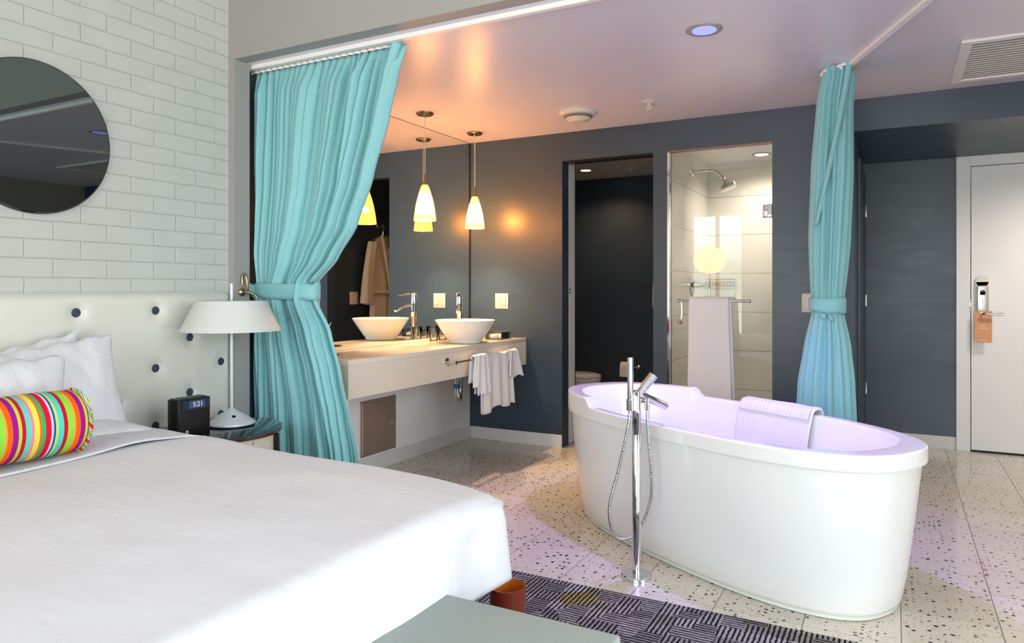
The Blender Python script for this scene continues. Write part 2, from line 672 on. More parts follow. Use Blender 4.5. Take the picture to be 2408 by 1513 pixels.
def rings(bm, rr, close_ends=True, loop=False):
    """rr: list of lists of points of the same length; each ring closed."""
    V = [[bm.verts.new(p) for p in r] for r in rr]
    n = len(rr[0])
    m = len(rr)
    for i in range(m if loop else m - 1):
        a, b = V[i], V[(i + 1) % m]
        for j in range(n):
            k = (j + 1) % n
            bm.faces.new((a[j], a[k], b[k], b[j]))
    if close_ends and not loop:
        bm.faces.new(V[0][::-1])
        bm.faces.new(V[-1])
    return V


def cyl(bm, p0, p1, r0, r1=None, seg=24, caps=True):
    p0, p1 = Vector(p0), Vector(p1)
    r1 = r0 if r1 is None else r1
    u, v = frame_of(p1 - p0)
    rr = []
    for p, r in ((p0, r0), (p1, r1)):
        rr.append([p + (u * math.cos(2 * PI * i / seg) + v * math.sin(2 * PI * i / seg)) * r for i in range(seg)])
    rings(bm, rr, caps)


def catmull(pts, n=8):
    P = [Vector(p) for p in pts]
    P = [2 * P[0] - P[1]] + P + [2 * P[-1] - P[-2]]
    out = []
    for i in range(1, len(P) - 2):
        for k in range(n):
            t = k / n
            a, b, c, d = P[i - 1], P[i], P[i + 1], P[i + 2]
            out.append(0.5 * ((2 * b) + (c - a) * t + (2 * a - 5 * b + 4 * c - d) * t * t + (3 * b - a - 3 * c + d) * t ** 3))
    out.append(P[-2])
    return out


def tube(bm, pts, r, seg=12, smooth=8, caps=True, r_end=None):
    path = catmull(pts, smooth) if smooth > 1 else [Vector(p) for p in pts]
    rr = []
    u = None
    for i, p in enumerate(path):
        d = (path[min(i + 1, len(path) - 1)] - path[max(i - 1, 0)]).normalized()
        if u is None:
            u, v = frame_of(d)
        else:
            u = (u - d * u.dot(d)).normalized()
            v = d.cross(u)
        rad = r if r_end is None else r + (r_end - r) * i / (len(path) - 1)
        rr.append([p + (u * math.cos(2 * PI * k / seg) + v * math.sin(2 * PI * k / seg)) * rad for k in range(seg)])
    rings(bm, rr, caps)


def lathe(bm, prof, c, seg=32, ax=None, sx_=1.0, sy_=1.0, caps=True):
    """prof list of (r, h) ; axis +z unless ax given"""
    c = Vector(c)
    if ax is None:
        u, v, w_ = Vector((1, 0, 0)), Vector((0, 1, 0)), Vector((0, 0, 1))
    else:
        w_ = Vector(ax).normalized()
        u, v = frame_of(w_)
    rr = []
    for r, h in prof:
        r = max(r, 1e-5)
        rr.append([c + w_ * h + u * (r * sx_ * math.cos(2 * PI * i / seg)) + v * (r * sy_ * math.sin(2 * PI * i / seg)) for i in range(seg)])
    rings(bm, rr, caps)


def grid(bm, fn, nu, nv, wrap=False):
    V = [[bm.verts.new(fn(i / nu, j / nv)) for j in range(nv + (0 if wrap else 1))] for i in range(nu + 1)]
    m = nv if wrap else nv
    for i in range(nu):
        for j in range(m):
            k = (j + 1) % len(V[0])
            bm.faces.new((V[i][j], V[i + 1][j], V[i + 1][k], V[i][k]))
    return V


def wmat(o):
    m = o.matrix_basis.copy()
    while o.parent:
        o = o.parent
        m = o.matrix_basis @ m
    return m


def obj(name, bm, mat, parent=None, smooth=35, solid=0.0, sub=0, origin=None, flip=False, offset=0.0):
    """links the bmesh as one object; coordinates are world coordinates"""
    bmesh.ops.recalc_face_normals(bm, faces=bm.faces)
    if smooth:
        lim = math.radians(smooth)
        for f in bm.faces:
            f.smooth = True
        for e in bm.edges:
            if len(e.link_faces) == 2 and e.calc_face_angle(0) > lim:
                e.smooth = False
    me = bpy.data.meshes.new(name)
    o = bpy.data.objects.new(name, me)
    COL.objects.link(o)
    if parent is not None:
        o.parent = parent
        inv = wmat(parent).inverted()
        bmesh.ops.transform(bm, matrix=inv, verts=bm.verts)
    else:
        if origin is None:
            xs = [v.co for v in bm.verts]
            origin = (sum(v.x for v in xs) / len(xs), sum(v.y for v in xs) / len(xs), min(v.z for v in xs))
        o.location = origin
        bmesh.ops.translate(bm, vec=-Vector(origin), verts=bm.verts)
    bm.to_mesh(me)
    bm.free()
    for m in (mat if isinstance(mat, (list, tuple)) else [mat]):
        me.materials.append(m)
    if solid:
        s = o.modifiers.new('solid', 'SOLIDIFY')
        s.thickness = solid
        s.offset = offset
    if sub:
        s = o.modifiers.new('sub', 'SUBSURF')
        s.levels = s.render_levels = sub
    return o


def tag(o, label, cat, group=None):
    o['label'] = label
    o['category'] = cat
    if group:
        o['group'] = group
    return o


def thing(name, label, cat, loc, group=None, rotz=0):
    o = bpy.data.objects.new(name, None)
    o.empty_display_size = 0.05
    COL.objects.link(o)
    o.location = loc
    o.rotation_euler = (0, 0, rotz)
    return tag(o, label, cat, group)


def struct(name, bm, mat, smooth=0, parent=None, label=None):
    o = obj(name, bm, mat, parent, smooth=smooth)
    if parent is None:
        o['kind'] = 'structure'
    if label:
        o['label'] = label
    return o


def dup(root, loc, label, group=None):
    r = root.copy()
    COL.objects.link(r)
    r.location = loc
    r['label'] = label
    if group:
        r['group'] = group
    for ch in list(root.children):
        c = ch.copy()
        COL.objects.link(c)
        c.parent = r
        for g in list(ch.children):
            d = g.copy()
            COL.objects.link(d)
            d.parent = c
    return r


# ------------------------------------------------------------------ the room
XL = -3.066      # brick wall
XR = 2.2
YB = 5.0         # dark back wall
YH = 2.6         # header between bedroom and bath
CB = 2.4         # bath ceiling
CR = 3.0         # bedroom ceiling

b = BM()
box(b, -3.6, XR + .1, 2.70, 7.5, -0.1, 0.0)
struct('floor', b, M['floor'])
b = BM()
box(b, -3.2, XR + .1, REAR - .2, 2.70, -0.1, 0.004)
struct('floor', b, M['carpet'])

b = BM()
box(b, XL - .15, XL, REAR - .1, YH, 0, CR)
struct('wall_left', b, M['brick'])
b = BM()
box(b, XL - .2, -3.022, YH, 2.70, 0, CB)                 # jamb
box(b, XL - .2, XR, YH, 2.68, CB, CR)                    # header over the opening
struct('wall_header', b, M['hall'])
b = BM()
box(b, XL - .2, -3.095, 2.70, 3.285, 0, CB)
struct('wall_left', b, M['dark'])
b = BM()
box(b, XL - .2, -3.062, 3.285, YB, 0, 0.62)
box(b, XL - .2, -3.085, 3.285, YB, 0.62, CB)
struct('wall_left', b, M['wallwhite'])
b = BM()
box(b, XR, XR + .1, REAR, ADDED_WIN[0], 0, CR)
box(b, XR, XR + .1, ADDED_WIN[1], 7.4, 0, CR)
box(b, XR, XR + .1, ADDED_WIN[0], ADDED_WIN[1], 0, ADDED_WIN[2])
box(b, XR, XR + .1, ADDED_WIN[0], ADDED_WIN[1], ADDED_WIN[3], CR)
struct('wall_right', b, M['hall'])
b = BM()
for k in range(4):
    yy = ADDED_WIN[0] + (ADDED_WIN[1] - ADDED_WIN[0]) * k / 3
    box(b, XR + .03, XR + .09, max(ADDED_WIN[0], yy - .03), min(ADDED_WIN[1], yy + .03), ADDED_WIN[2], ADDED_WIN[3])
box(b, XR + .03, XR + .09, ADDED_WIN[0], ADDED_WIN[1], ADDED_WIN[2], ADDED_WIN[2] + .05)
box(b, XR + .03, XR + .09, ADDED_WIN[0], ADDED_WIN[1], ADDED_WIN[3] - .05, ADDED_WIN[3])
wn_ = struct('window_3', b, M['white'])  # frame of the window added to light the bed and brick
b = BM()
box(b, XR + .058, XR + .062, ADDED_WIN[0], ADDED_WIN[1], ADDED_WIN[2], ADDED_WIN[3])
obj('pane', b, M['wglass'], wn_, smooth=0)
# rear (window) wall
b = BM()
xs = [XL - .1, WIN[0][0], WIN[0][1], WIN[1][0], WIN[1][1], XR + .1]
box(b, xs[0], xs[1], REAR - .12, REAR, 0, CR)
box(b, xs[2], xs[3], REAR - .12, REAR, 0, CR)
box(b, xs[4], xs[5], REAR - .12, REAR, 0, CR)
for (x0, x1, z0, z1) in WIN:
    box(b, x0, x1, REAR - .12, REAR, 0, z0)
    box(b, x0, x1, REAR - .12, REAR, z1, CR)
struct('wall_front', b, M['hall'])
for i, (x0, x1, z0, z1) in enumerate(WIN):
    b = BM()
    n = 2 if i == 0 else 4
    for k in range(n + 1):
        xx = x0 + (x1 - x0) * k / n
        box(b, max(x0, xx - .03), min(x1, xx + .03), REAR - .1, REAR - .04, z0, z1)
    box(b, x0, x1, REAR - .1, REAR - .04, z0, z0 + .05)
    box(b, x0, x1, REAR - .1, REAR - .04, z1 - .05, z1)
    if i:
        box(b, x0, x1, REAR - .1, REAR - .04, 1.0, 1.05)
    wn_ = struct('window_%d' % (i + 1), b, M['white'])
    b = BM()
    box(b, x0, x1, REAR - .075, REAR - .071, z0, z1)
    obj('pane', b, M['wglass'], wn_, smooth=0)
b = BM()
box(b, XL - .1, XR + .1, REAR - .1, YH + .04, CR, CR + .1)
struct('ceiling', b, M['white'])
b = BM()
box(b, -3.6, XR + .1, 2.68, YB, CB, CB + .1)
struct('ceiling', b, M['ceil'])
b = BM()
box(b, -3.7, -1.53, YB, 7.35, CB, CB + .1)
struct('ceiling', b, M['white'])

# back wall with the toilet doorway and the shower opening
DX0, DX1, DZ = -2.238, -1.527, 2.185
SX0, SX1, SZ = -1.425, -0.718, 2.187
b = BM()
box(b, -3.2, DX0, YB, YB + .12, 0, CB)
box(b, DX0, DX1, YB, YB + .12, DZ, CB)
box(b, DX1, SX0, YB, YB + .12, 0, CB)
box(b, SX0, SX1, YB, YB + .1, SZ, CB)
box(b, SX1, -0.227, YB, YB + .1, 0, CB)
box(b, -0.227, XR, YB, YB + .1, 2.2, CB)
struct('wall_back', b, M['dark'])
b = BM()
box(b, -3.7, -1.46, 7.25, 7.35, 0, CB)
struct('wall_back', b, M['dark_deep'])
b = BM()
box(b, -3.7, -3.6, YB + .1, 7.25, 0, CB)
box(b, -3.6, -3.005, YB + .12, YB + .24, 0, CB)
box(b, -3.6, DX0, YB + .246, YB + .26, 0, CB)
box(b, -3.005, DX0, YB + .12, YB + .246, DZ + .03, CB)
struct('wall_left', b, M['dark_deep'])
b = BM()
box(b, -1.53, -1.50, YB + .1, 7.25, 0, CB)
struct('wall_right', b, M['dark_deep'])
# shower stall
b = BM()
box(b, -1.50, -1.455, YB + .1, 6.4, 0, 2.3)
box(b, -1.50, -0.30, 6.4, 6.45, 0, 2.3)
box(b, -0.34, -0.30, YB + .1, 6.4, 0, 2.3)
struct('wall_back', b, M['tile'])
b = BM()
box(b, -1.50, -0.30, YB + .1, 6.45, 2.3, 2.35)
struct('ceiling', b, M['white'])
b = BM()
box(b, SX0, SX1, YB, YB + .1, 0, 0.1)
struct('trim_1', b, M['tile'])
# entrance recess
b = BM()
box(b, -0.30, -0.227, YB + .1, 6.33, 0, 2.2)
struct('wall_left', b, M['dark'])
b = BM()
box(b, -0.30, 0.403, 6.33, 6.40, 0, 2.2)
box(b, 1.5, XR, 6.33, 6.40, 0, 2.2)
struct('wall_back', b, M['dark'])
b = BM()
box(b, -0.30, XR, YB + .1, 6.40, 2.2, 2.25)
struct('ceiling', b, M['dark'])

b = BM()
box(b, 0.30, 1.7, 6.47, 6.52, 0, 2.3)  # sheet added behind the entry door to block light through its gaps
struct('wall_back', b, M['hall'])

# baseboards
BBH = 0.095
b = BM()
ys = [3.285, 3.5, 3.81, 4.12, 4.42, 4.73, 5.0]
for a, c in zip(ys[:-1], ys[1:]):
    box(b, -3.062, -3.052, a + .001, c - .001, 0, BBH, 0.001, 1)
struct('baseboard_left', b, M['white'])
b = BM()
xs = [-3.05, -2.856, -2.555, DX0]
for a, c in zip(xs[:-1], xs[1:]):
    box(b, a + .001, c - .001, YB - .010, YB, 0, BBH, 0.001, 1)
struct('baseboard_back', b, M['white'])
b = BM()
for a, c in ((-1.525, SX0), (SX1, -.5), (-.5, -.227)):
    box(b, a + .001, c - .001, YB - .010, YB, 0, BBH, 0.001, 1)
struct('baseboard_back', b, M['white'])
b = BM()
for a, c in ((-.22, .09), (.09, .403)):
    box(b, a + .001, c - .001, 6.32, 6.33, 0, BBH, 0.001, 1)
struct('baseboard_back', b, M['white'])
b = BM()
box(b, -3.095, -3.085, 2.69, 3.28, 0, BBH)
struct('baseboard_left', b, M['white'])

# entry door with frame
b = BM()
box(b, 0.403, 0.493, 6.305, 6.40, 0, 2.2, 0.003, 1)
box(b, 0.493, 1.42, 6.305, 6.40, 2.125, 2.2, 0.003, 1)
box(b, 1.42, 1.5, 6.305, 6.40, 0, 2.2, 0.003, 1)
struct('trim_2', b, M['door'])
b = BM()
box(b, 0.499, 1.414, 6.315, 6.36, 0.012, 2.118, 0.002, 1)
d1 = struct('door_1', b, M['door'])
d1['label'] = 'white flush entry door in the recess at the right'
b = BM()
lathe(b, [(0.045, -.001), (0.045, .012), (.040, .016)], (0.567, 6.316, 1.265), 24, (0, -1, 0))
box(b, 0.522, 0.612, 6.30, 6.316, 1.02, 1.265, 0.004)
obj('lock_cover', b, M['whitecover'], d1)
b = BM()
box(b, 0.532, 0.604, 6.286, 6.301, 1.0, 1.235, 0.008, 3)
lk = obj('lock_plate', b, M['steelplate'], d1)
b = BM()
cyl(b, (0.568, 6.287, 1.185), (0.568, 6.282, 1.185), 0.017)
box(b, 0.551, 0.585, 6.282, 6.287, 1.165, 1.187)
obj('card_reader', b, M['black'], lk)
b = BM()
cyl(b, (0.568, 6.288, 1.12), (0.568, 6.275, 1.12), 0.010)
box(b, 0.564, 0.572, 6.268, 6.28, 1.108, 1.132, 0.002)
obj('thumb_turn', b, M['chrome'], lk)
b = BM()
tube(b, [(0.566, 6.288, 1.028), (0.566, 6.25, 1.028), (0.575, 6.236, 1.028), (0.60, 6.232, 1.028), (0.69, 6.232, 1.024)], 0.0085, 12)
obj('handle', b, M['chrome'], d1)
b = BM()
box(b, 0.489, 0.4985, 6.303, 6.312, 1.05, 1.13, 0.001)
obj('strike_plate', b, M['chrome'], d1)
b = BM()
box(b, 0.499, 1.414, 6.31, 6.318, 0.0, 0.014)
obj('door_sweep', b, M['blackmat'], d1)

# peach do-not-disturb card hanging from the handle
ht = thing('door_hanger', 'peach paper card hanging from the lever handle of the white entry door', 'door sign', (0.57, 6.262, 0.80))
b = BM()
yy = 6.262
x0_, x1_, z0_, z1_ = 0.517, 0.623, 0.818, 1.048
hole = [(0.568 + .014 * math.cos(2 * PI * i / 24), 1.030 + .012 * math.sin(2 * PI * i / 24)) for i in range(24)]
box(b, x0_, x1_, yy, yy + .0012, z0_, 1.017)
box(b, x0_, x1_, yy, yy + .0012, 1.042, z1_)
box(b, x0_, 0.553, yy, yy + .0012, 1.017, 1.042)
box(b, 0.583, x1_, yy, yy + .0012, 1.017, 1.042)
obj('card', b, M['orange'], ht, smooth=0)


def text_mesh(body, size, mat, parent, loc, rot, name='lettering', extrude=0.0006):
    cu = bpy.data.curves.new(name + '_curve', 'FONT')
    cu.body = body
    cu.size = size
    cu.extrude = extrude
    cu.align_x = 'CENTER'
    cu.align_y = 'CENTER'
    tmp = bpy.data.objects.new('tmp', cu)
    COL.objects.link(tmp)
    dg = bpy.context.evaluated_depsgraph_get()
    me = bpy.data.meshes.new_from_object(tmp.evaluated_get(dg))
    COL.objects.unlink(tmp)
    bpy.data.objects.remove(tmp)
    bm = BM()
    bm.from_mesh(me)
    bpy.data.meshes.remove(me)
    from mathutils import Euler
    bmesh.ops.transform(bm, matrix=Matrix.Translation(loc) @ Euler(rot).to_matrix().to_4x4(), verts=bm.verts)
    return obj(name, bm, mat, parent, smooth=0)


RF = (PI / 2, 0, 0)
text_mesh('STILL', 0.021, M['white_ink'], ht, (0.570, yy - .0005, 0.935), RF)
for (zc_, w_, h_) in ((0.918, .030, .0045), (0.832, .024, .0028)):      # lines too small to read in the photo
    b = BM()
    box(b, 0.571 - w_, 0.571 + w_, yy - .0008, yy, zc_ - h_ / 2, zc_ + h_ / 2)
    obj('printed_line', b, M['white_ink'], ht, smooth=0)

# closet door on the recess' left side wall, seen edge on
b = BM()
box(b, -0.227, -0.205, 5.42, 6.29, 0.012, 2.10, 0.003, 1)
d2 = struct('door_2', b, M['dark'])
for z in (0.43, 1.12, 1.82):
    b = BM()
    cyl(b, (-0.200, 6.296, z - .045), (-0.200, 6.296, z + .045), 0.007, seg=12)
    box(b, -0.206, -0.203, 6.262, 6.294, z - .04, z + .04)
    obj('hinge', b, M['chrome'], d2)

# pocket door edge in the toilet doorway
b = BM()
box(b, -3.0, DX0, YB + .121, YB + .245, 0.005, DZ + .02, 0.002, 1)
d3 = struct('door_3', b, M['white'])
for z in (1.18, 1.205):
    b = BM()
    cyl(b, (DX0 - .001, YB + .135, z), (DX0 + .006, YB + .135, z), 0.009, seg=16)
    obj('latch', b, M['chrome'], d3)
b = BM()
box(b, DX0, DX1, YB + .02, YB + .115, DZ - .012, DZ)
struct('trim_3', b, M['black'])

# ------------------------------------------------------------------ shower: glass door, bar, fittings
gd = thing('shower_glass_door', 'frameless clear glass shower panel between dark walls, behind the tub', 'shower door', ((SX0 + SX1) / 2, YB + .02, .1))
b = BM()
box(b, SX0 + .016, SX1 - .002, YB + .012, YB + .022, 0.105, SZ - .012)
obj('glass_panel', b, M['glass'], gd, smooth=0)
b = BM()
box(b, SX0, SX0 + .016, YB - .002, YB + .034, 0.1, SZ - .002, 0.001, 1)
obj('edge_channel', b, M['chrome'], gd)
b = BM()
box(b, SX0, SX1, YB - .003, YB + .03, SZ - .012, SZ - .001)
obj('head_channel', b, simple('bronze_header_channel', (140, 112, 98), 0.4, 0.5, nscale=30, var=0.2), gd)
b = BM()
box(b, -0.778, SX1 - .001, YB + .002, YB + .032, 1.683, 1.773, 0.004)
hg = obj('hinge', b, M['chrome'], gd)
b = BM()
box(b, -0.748, SX1 - .004, YB - .002, YB + .003, 1.70, 1.756, 0.001)
obj('hinge_cover', b, M['white'], hg)
BZ = 1.128
BY = YB - .085
b = BM()
cyl(b, (-1.325, BY, BZ), (-0.855, BY, BZ), 0.0085, seg=16)
tb = obj('towel_bar', b, M['chrome'], gd)
for x in (-1.262, -0.868):
    b = BM()
    cyl(b, (x, BY, BZ), (x, YB + .012, BZ), 0.007, seg=12)
    obj('bar_post', b, M['chrome'], tb)
for x in (-1.325, -0.850):
    b = BM()
    bmesh.ops.create_uvsphere(b, u_segments=16, v_segments=10, radius=0.0125, matrix=Matrix.Translation((x, BY, BZ)))
    obj('finial', b, M['chrome'], tb)
b = BM()
tube(b, [(-1.30, BY, BZ - .008), (-1.296, BY, BZ - .06), (-1.30, BY, BZ - .12), (-1.305, BY, BZ - .135)], 0.006, 10)
lathe(b, [(0.006, -.012), (.017, -.006), (.020, .004), (.014, .016), (.004, .02)], (-1.31, BY, BZ - .15), 16)
obj('pull_handle', b, M['chrome'], gd)

# bath towel over the bar
bt = thing('bath_towel', 'long white bath towel hanging over the bar on the shower glass', 'towel', (-1.112, BY, BZ))


def drape(x0, x1, zb_front, zb_back, y, zt, th, bul=0.01, seed=0):
    def fn(u, v):
        # v runs front-bottom -> over the bar -> back-bottom
        x = x0 + (x1 - x0) * u
        lf, lb = zt - zb_front, zt - zb_back
        r = 0.012 + th
        s = v * (lf + lb + PI * r)
        n_ = noise.noise(Vector((x * 9 + seed, s * 2.2, seed)))
        if s < lf:
            zz = zb_front + s
            k = (1 - s / lf)
            return Vector((x + (u - .5) * 0.05 * k * (1.0 if u > .5 else .15), y - r - bul * k * (1 + n_ * 2) - .006 * math.sin(u * 9 + seed) * k, zz))
        s -= lf
        if s < PI * r:
            a = PI - s / r
            return Vector((x, y + r * math.cos(a) * 1.0, zt + r * math.sin(a)))
        s -= PI * r
        k = s / lb
        return Vector((x + .012 * k, y + r + bul * .3 * k * (1 + n_), zt - s))
    return fn


b = BM()
grid(b, drape(-1.245, -0.975, 0.40, 0.46, BY, BZ, 0.012, 0.02, 3), 14, 60)
obj('front_fold', b, M['terry'], bt, solid=0.018, sub=1)
b = BM()
grid(b, drape(-1.238, -0.962, 0.47, 0.52, BY, BZ + .002, 0.0, 0.0, 5), 14, 50)
obj('inner_fold', b, M['terry'], bt, solid=0.012, sub=1)

# shower head
sh = thing('rain_shower', 'round chrome shower head on a bent arm from the tiled side wall', 'shower head', (-1.455, 5.83, 2.165))
b = BM()
lathe(b, [(0.045, 0), (0.045, .006), (.03, .012), (.012, .014)], (-1.455, 5.83, 2.165), 28, (1, 0, 0))
obj('flange', b, M['chrome'], sh)
b = BM()
tube(b, [(-1.45, 5.83, 2.165), (-1.36, 5.82, 2.165), (-1.27, 5.81, 2.155), (-1.215, 5.80, 2.11), (-1.19, 5.80, 2.065)], 0.0115, 14)
obj('shower_arm', b, M['chrome'], sh)
ax = Vector((0.38, -0.12, -0.92)).normalized()
c0 = Vector((-1.19, 5.80, 2.075))
b = BM()
lathe(b, [(0.014, -.004), (.020, .01), (.030, .03), (.034, .045), (.066, .052), (.068, .075), (.060, .08)], c0, 32, ax)
obj('spray_face', b, M['chrome'], sh)
# valve
sv = thing('shower_valve', 'chrome shower valve plate with lever below the shower head', 'shower valve', (-1.455, 5.83, 1.245))
b = BM()
lathe(b, [(0.085, 0), (0.085, .005), (.07, .012)], (-1.455, 5.83, 1.245), 32, (1, 0, 0))
obj('valve_plate', b, M['chrome'], sv)
b = BM()
lathe(b, [(0.03, 0), (0.03, .05), (.022, .055), (.022, .085), (.01, .09)], (-1.443, 5.83, 1.245), 24, (1, 0, 0))
obj('valve_body', b, M['chrome'], sv)
b = BM()
tube(b, [(-1.37, 5.83, 1.245), (-1.33, 5.825, 1.242), (-1.315, 5.82, 1.21), (-1.312, 5.82, 1.14)], 0.007, 10)
obj('lever', b, M['chrome'], sv)
# wire basket in the corner
sb = thing('soap_basket', 'chrome wire soap basket in the shower corner under the globe reflection', 'basket', (-1.30, 6.33, 1.27))
b = BM()
for z, ins in ((1.245, 0), (1.295, -.006), (1.27, -.003)):
    x0_, x1_, y0_, y1_ = -1.445 + ins * -1, -1.20 + ins, 6.25 - ins, 6.39
    tube(b, [(x0_, y0_, z), (x1_, y0_, z), (x1_, y1_, z), (x0_, y1_, z), (x0_, y0_, z)], 0.003, 8, smooth=1)
for k in range(9):
    x = -1.44 + k * 0.0295
    tube(b, [(x, 6.256, 1.295), (x, 6.25, 1.245), (x, 6.39, 1.245)], 0.002, 6, smooth=1)
obj('wire_frame', b, M['chrome'], sb)
b = BM()
box(b, -1.40, -1.32, 6.30, 6.35, 1.248, 1.275, 0.01, 3)
tag(obj('soap_bar', b, M['orange']), 'small peach soap bar inside the chrome wire shower basket', 'soap')

# ------------------------------------------------------------------ toilet room
tl = thing('toilet', 'white toilet just inside the dark doorway, mostly hidden by the tub', 'toilet', (-2.75, 6.05, 0))
b = BM()
rr = []
for z, a, c_, sxx in ((0.0, .12, .17, -.02), (.05, .11, .16, -.02), (.15, .12, .18, 0), (.28, .16, .22, .02), (.36, .185, .245, .03), (.385, .19, .25, .03)):
    rr.append([Vector((-2.62 + sxx + c_ * math.cos(t_), 6.05 + a * math.sin(t_), z)) for t_ in [2 * PI * i / 36 for i in range(36)]])
rings(b, rr)
obj('bowl', b, M['ceramic'], tl)
b = BM()
rr = []
for z, k in ((.387, .97), (.392, 1.0), (.405, 1.0), (.412, .97)):
    rr.append([Vector((-2.59 + .255 * k * math.cos(t_), 6.05 + .195 * k * math.sin(t_), z)) for t_ in [2 * PI * i / 36 for i in range(36)]])
rings(b, rr)
obj('seat', b, M['ceramic'], tl)
b = BM()
rr = []
for z, k in ((.414, .97), (.42, 1.0), (.435, .985), (.442, .90)):
    rr.append([Vector((-2.59 + .255 * k * math.cos(t_), 6.05 + .195 * k * math.sin(t_), z)) for t_ in [2 * PI * i / 36 for i in range(36)]])
rings(b, rr)
obj('lid', b, M['ceramic'], tl)
b = BM()
box(b, -3.10, -2.87, 5.85, 6.25, 0.36, 0.74, 0.02, 3)
box(b, -3.11, -2.86, 5.84, 6.26, 0.742, 0.77, 0.008, 2)
obj('tank', b, M['ceramic'], tl)
b = BM()
box(b, -3.12, -2.70, 5.93, 6.17, 0.0, 0.38, 0.02, 2)
obj('pedestal', b, M['ceramic'], tl)

ph = thing('toilet_paper_holder', 'chrome toilet paper holder on the dark toilet room wall', 'paper holder', (-2.45, 7.25, 0.40))
b = BM()
lathe(b, [(.022, 0), (.022, .008), (.01, .012), (.01, .06)], (-2.38, 7.25, 0.40), 20, (0, -1, 0))
tube(b, [(-2.38, 7.19, .40), (-2.38, 7.175, .40), (-2.40, 7.17, .40), (-2.53, 7.17, .40)], 0.007, 10)
obj('arm', b, M['chrome'], ph)
b = BM()
lathe(b, [(.018, 0), (.052, 0), (.052, .1), (.018, .1)], (-2.53, 7.17, 0.40), 28, (1, 0, 0))
box(b, -2.53, -2.43, 7.113, 7.119, 0.30, 0.40)
tag(obj('toilet_paper_roll', b, M['paper']), 'white toilet paper roll with hanging sheet on the dark toilet wall', 'toilet paper')


def switch_plate(name, label, c, normal, wd=0.118, ht_=0.122, kind=('paddle', 'outlet')):
    n = Vector(normal)
    t = thing(name, label, 'switch', c)
    side = Vector((0, 0, 1)).cross(n)
    mt = Matrix((side, Vector((0, 0, 1)), n)).transposed().to_4x4()
    mt.translation = Vector(c)
    b = BM()
    box(b, -wd / 2, wd / 2, -ht_ / 2, ht_ / 2, 0, 0.006, 0.002, 2, mtx=mt)
    obj('cover_plate', b, M['plastic'], t)
    k = len(kind)
    for i, kd in enumerate(kind):
        cx_ = (i - (k - 1) / 2) * 0.047
        b = BM()
        box(b, cx_ - .0165, cx_ + .0165, -.034, .034, .006, .0085 if kd == 'outlet' else .011, 0.001, 1, mtx=mt)
        p = obj('rocker' if kd == 'paddle' else 'outlet', b, M['plastic'], t)
        if kd == 'outlet':
            for zc in (-.018, .018):
                for dx in (-.006, .006):
                    b = BM()
                    box(b, cx_ + dx - .0014, cx_ + dx + .0014, zc - .004, zc + .006, .008, .0092, mtx=mt)
                    obj('slot', b, M['plasticgrey'], p, smooth=0)
    return t


switch_plate('wall_switch', 'white outlet and switch plate on dark wall right of the sink', (-2.763, YB, 1.114), (0, -1, 0), kind=('outlet', 'paddle'))
switch_plate('wall_switch', 'white single switch plate on dark wall beside the right-hand curtain', (-0.498, YB, 1.118), (0, -1, 0), 0.075, 0.122, kind=('paddle',))
switch_plate('wall_switch', 'double switch plate in the dark toilet room, seen only in vanity mirror', (-1.53, 5.36, 1.125), (-1, 0, 0), kind=('paddle', 'paddle'))

# bathrobe on the side wall of the toilet room (seen in the mirror)
rb = thing('bathrobe', 'cream belted bathrobe on a hanger, seen reflected in the vanity mirror', 'bathrobe', (-1.60, 5.72, 1.80))
RX, RY = -1.605, 5.715


def robe_body(u, v):
    z = 1.73 - 1.05 * v
    hw = 0.06 + 0.15 * min(1, v / 0.09) if v < .09 else 0.21 - 0.03 * math.sin(min(1, (v - .09) / .5) * PI * .5) + (0.05 * max(0, v - .5))
    if abs(v - .52) < .06:
        hw -= 0.015 * (1 - abs(v - .52) / .06)
    a = 2 * PI * u
    d = 0.042 + .012 * math.sin(v * 4)
    fold = 0.007 * math.sin(7 * a + 3 * v) * min(1, v * 3)
    return Vector((RX - (d + fold) * math.sin(a), RY + (hw + fold) * math.cos(a), z))


b = BM()
grid(b, lambda v, u: robe_body(u, v), 40, 48, wrap=True)
obj('robe_body', b, M['robe'], rb, solid=0.006)
for s in (-1, 1):
    b = BM()
    rr = []
    for k in range(14):
        f = k / 13
        cxx = RY + s * (0.165 + 0.10 * f + .02 * math.sin(f * PI))
        z = 1.665 - 0.60 * f
        rw = 0.058 + 0.022 * f
        rr.append([Vector((RX - .01 - .045 * math.sin(t_) - .006 * math.sin(5 * t_ + 4 * f), cxx + rw * math.cos(t_), z + .012 * s * math.cos(t_))) for t_ in [2 * PI * i / 20 for i in range(20)]])
    rings(b, rr)
    obj('sleeve', b, M['robe'], rb)
b = BM()
for s in (-1, 1):
    tube(b, [(RX - .03, RY + s * .05, 1.745), (RX - .065, RY + s * .075, 1.66), (RX - .075, RY + s * .03, 1.42), (RX - .078, RY - s * .01 + .02, 1.18)], 0.016, 8)
obj('collar', b, M['robe'], rb)
b = BM()
rr = []
for z in (1.165, 1.20):
    rr.append([Vector((RX - .075 * math.sin(t_), RY + .203 * math.cos(t_), z)) for t_ in [2 * PI * i / 32 for i in range(32)]])
rings(b, rr, close_ends=False)
tube(b, [(RX - .08, RY + .02, 1.18), (RX - .092, RY + .03, 1.08), (RX - .088, RY + .04, 0.92)], 0.012, 8)
obj('belt', b, M['robe'], rb, solid=0.006)
hgn = thing('clothes_hanger', 'chrome hanger hook with green tag above the cream bathrobe', 'hanger', (-1.60, RY, 1.80))
b = BM()
tube(b, [(RX, RY, 1.74), (RX, RY, 1.80), (RX, RY + .018, 1.825), (RX, RY, 1.845), (RX, RY - .018, 1.83)], 0.0035, 8)
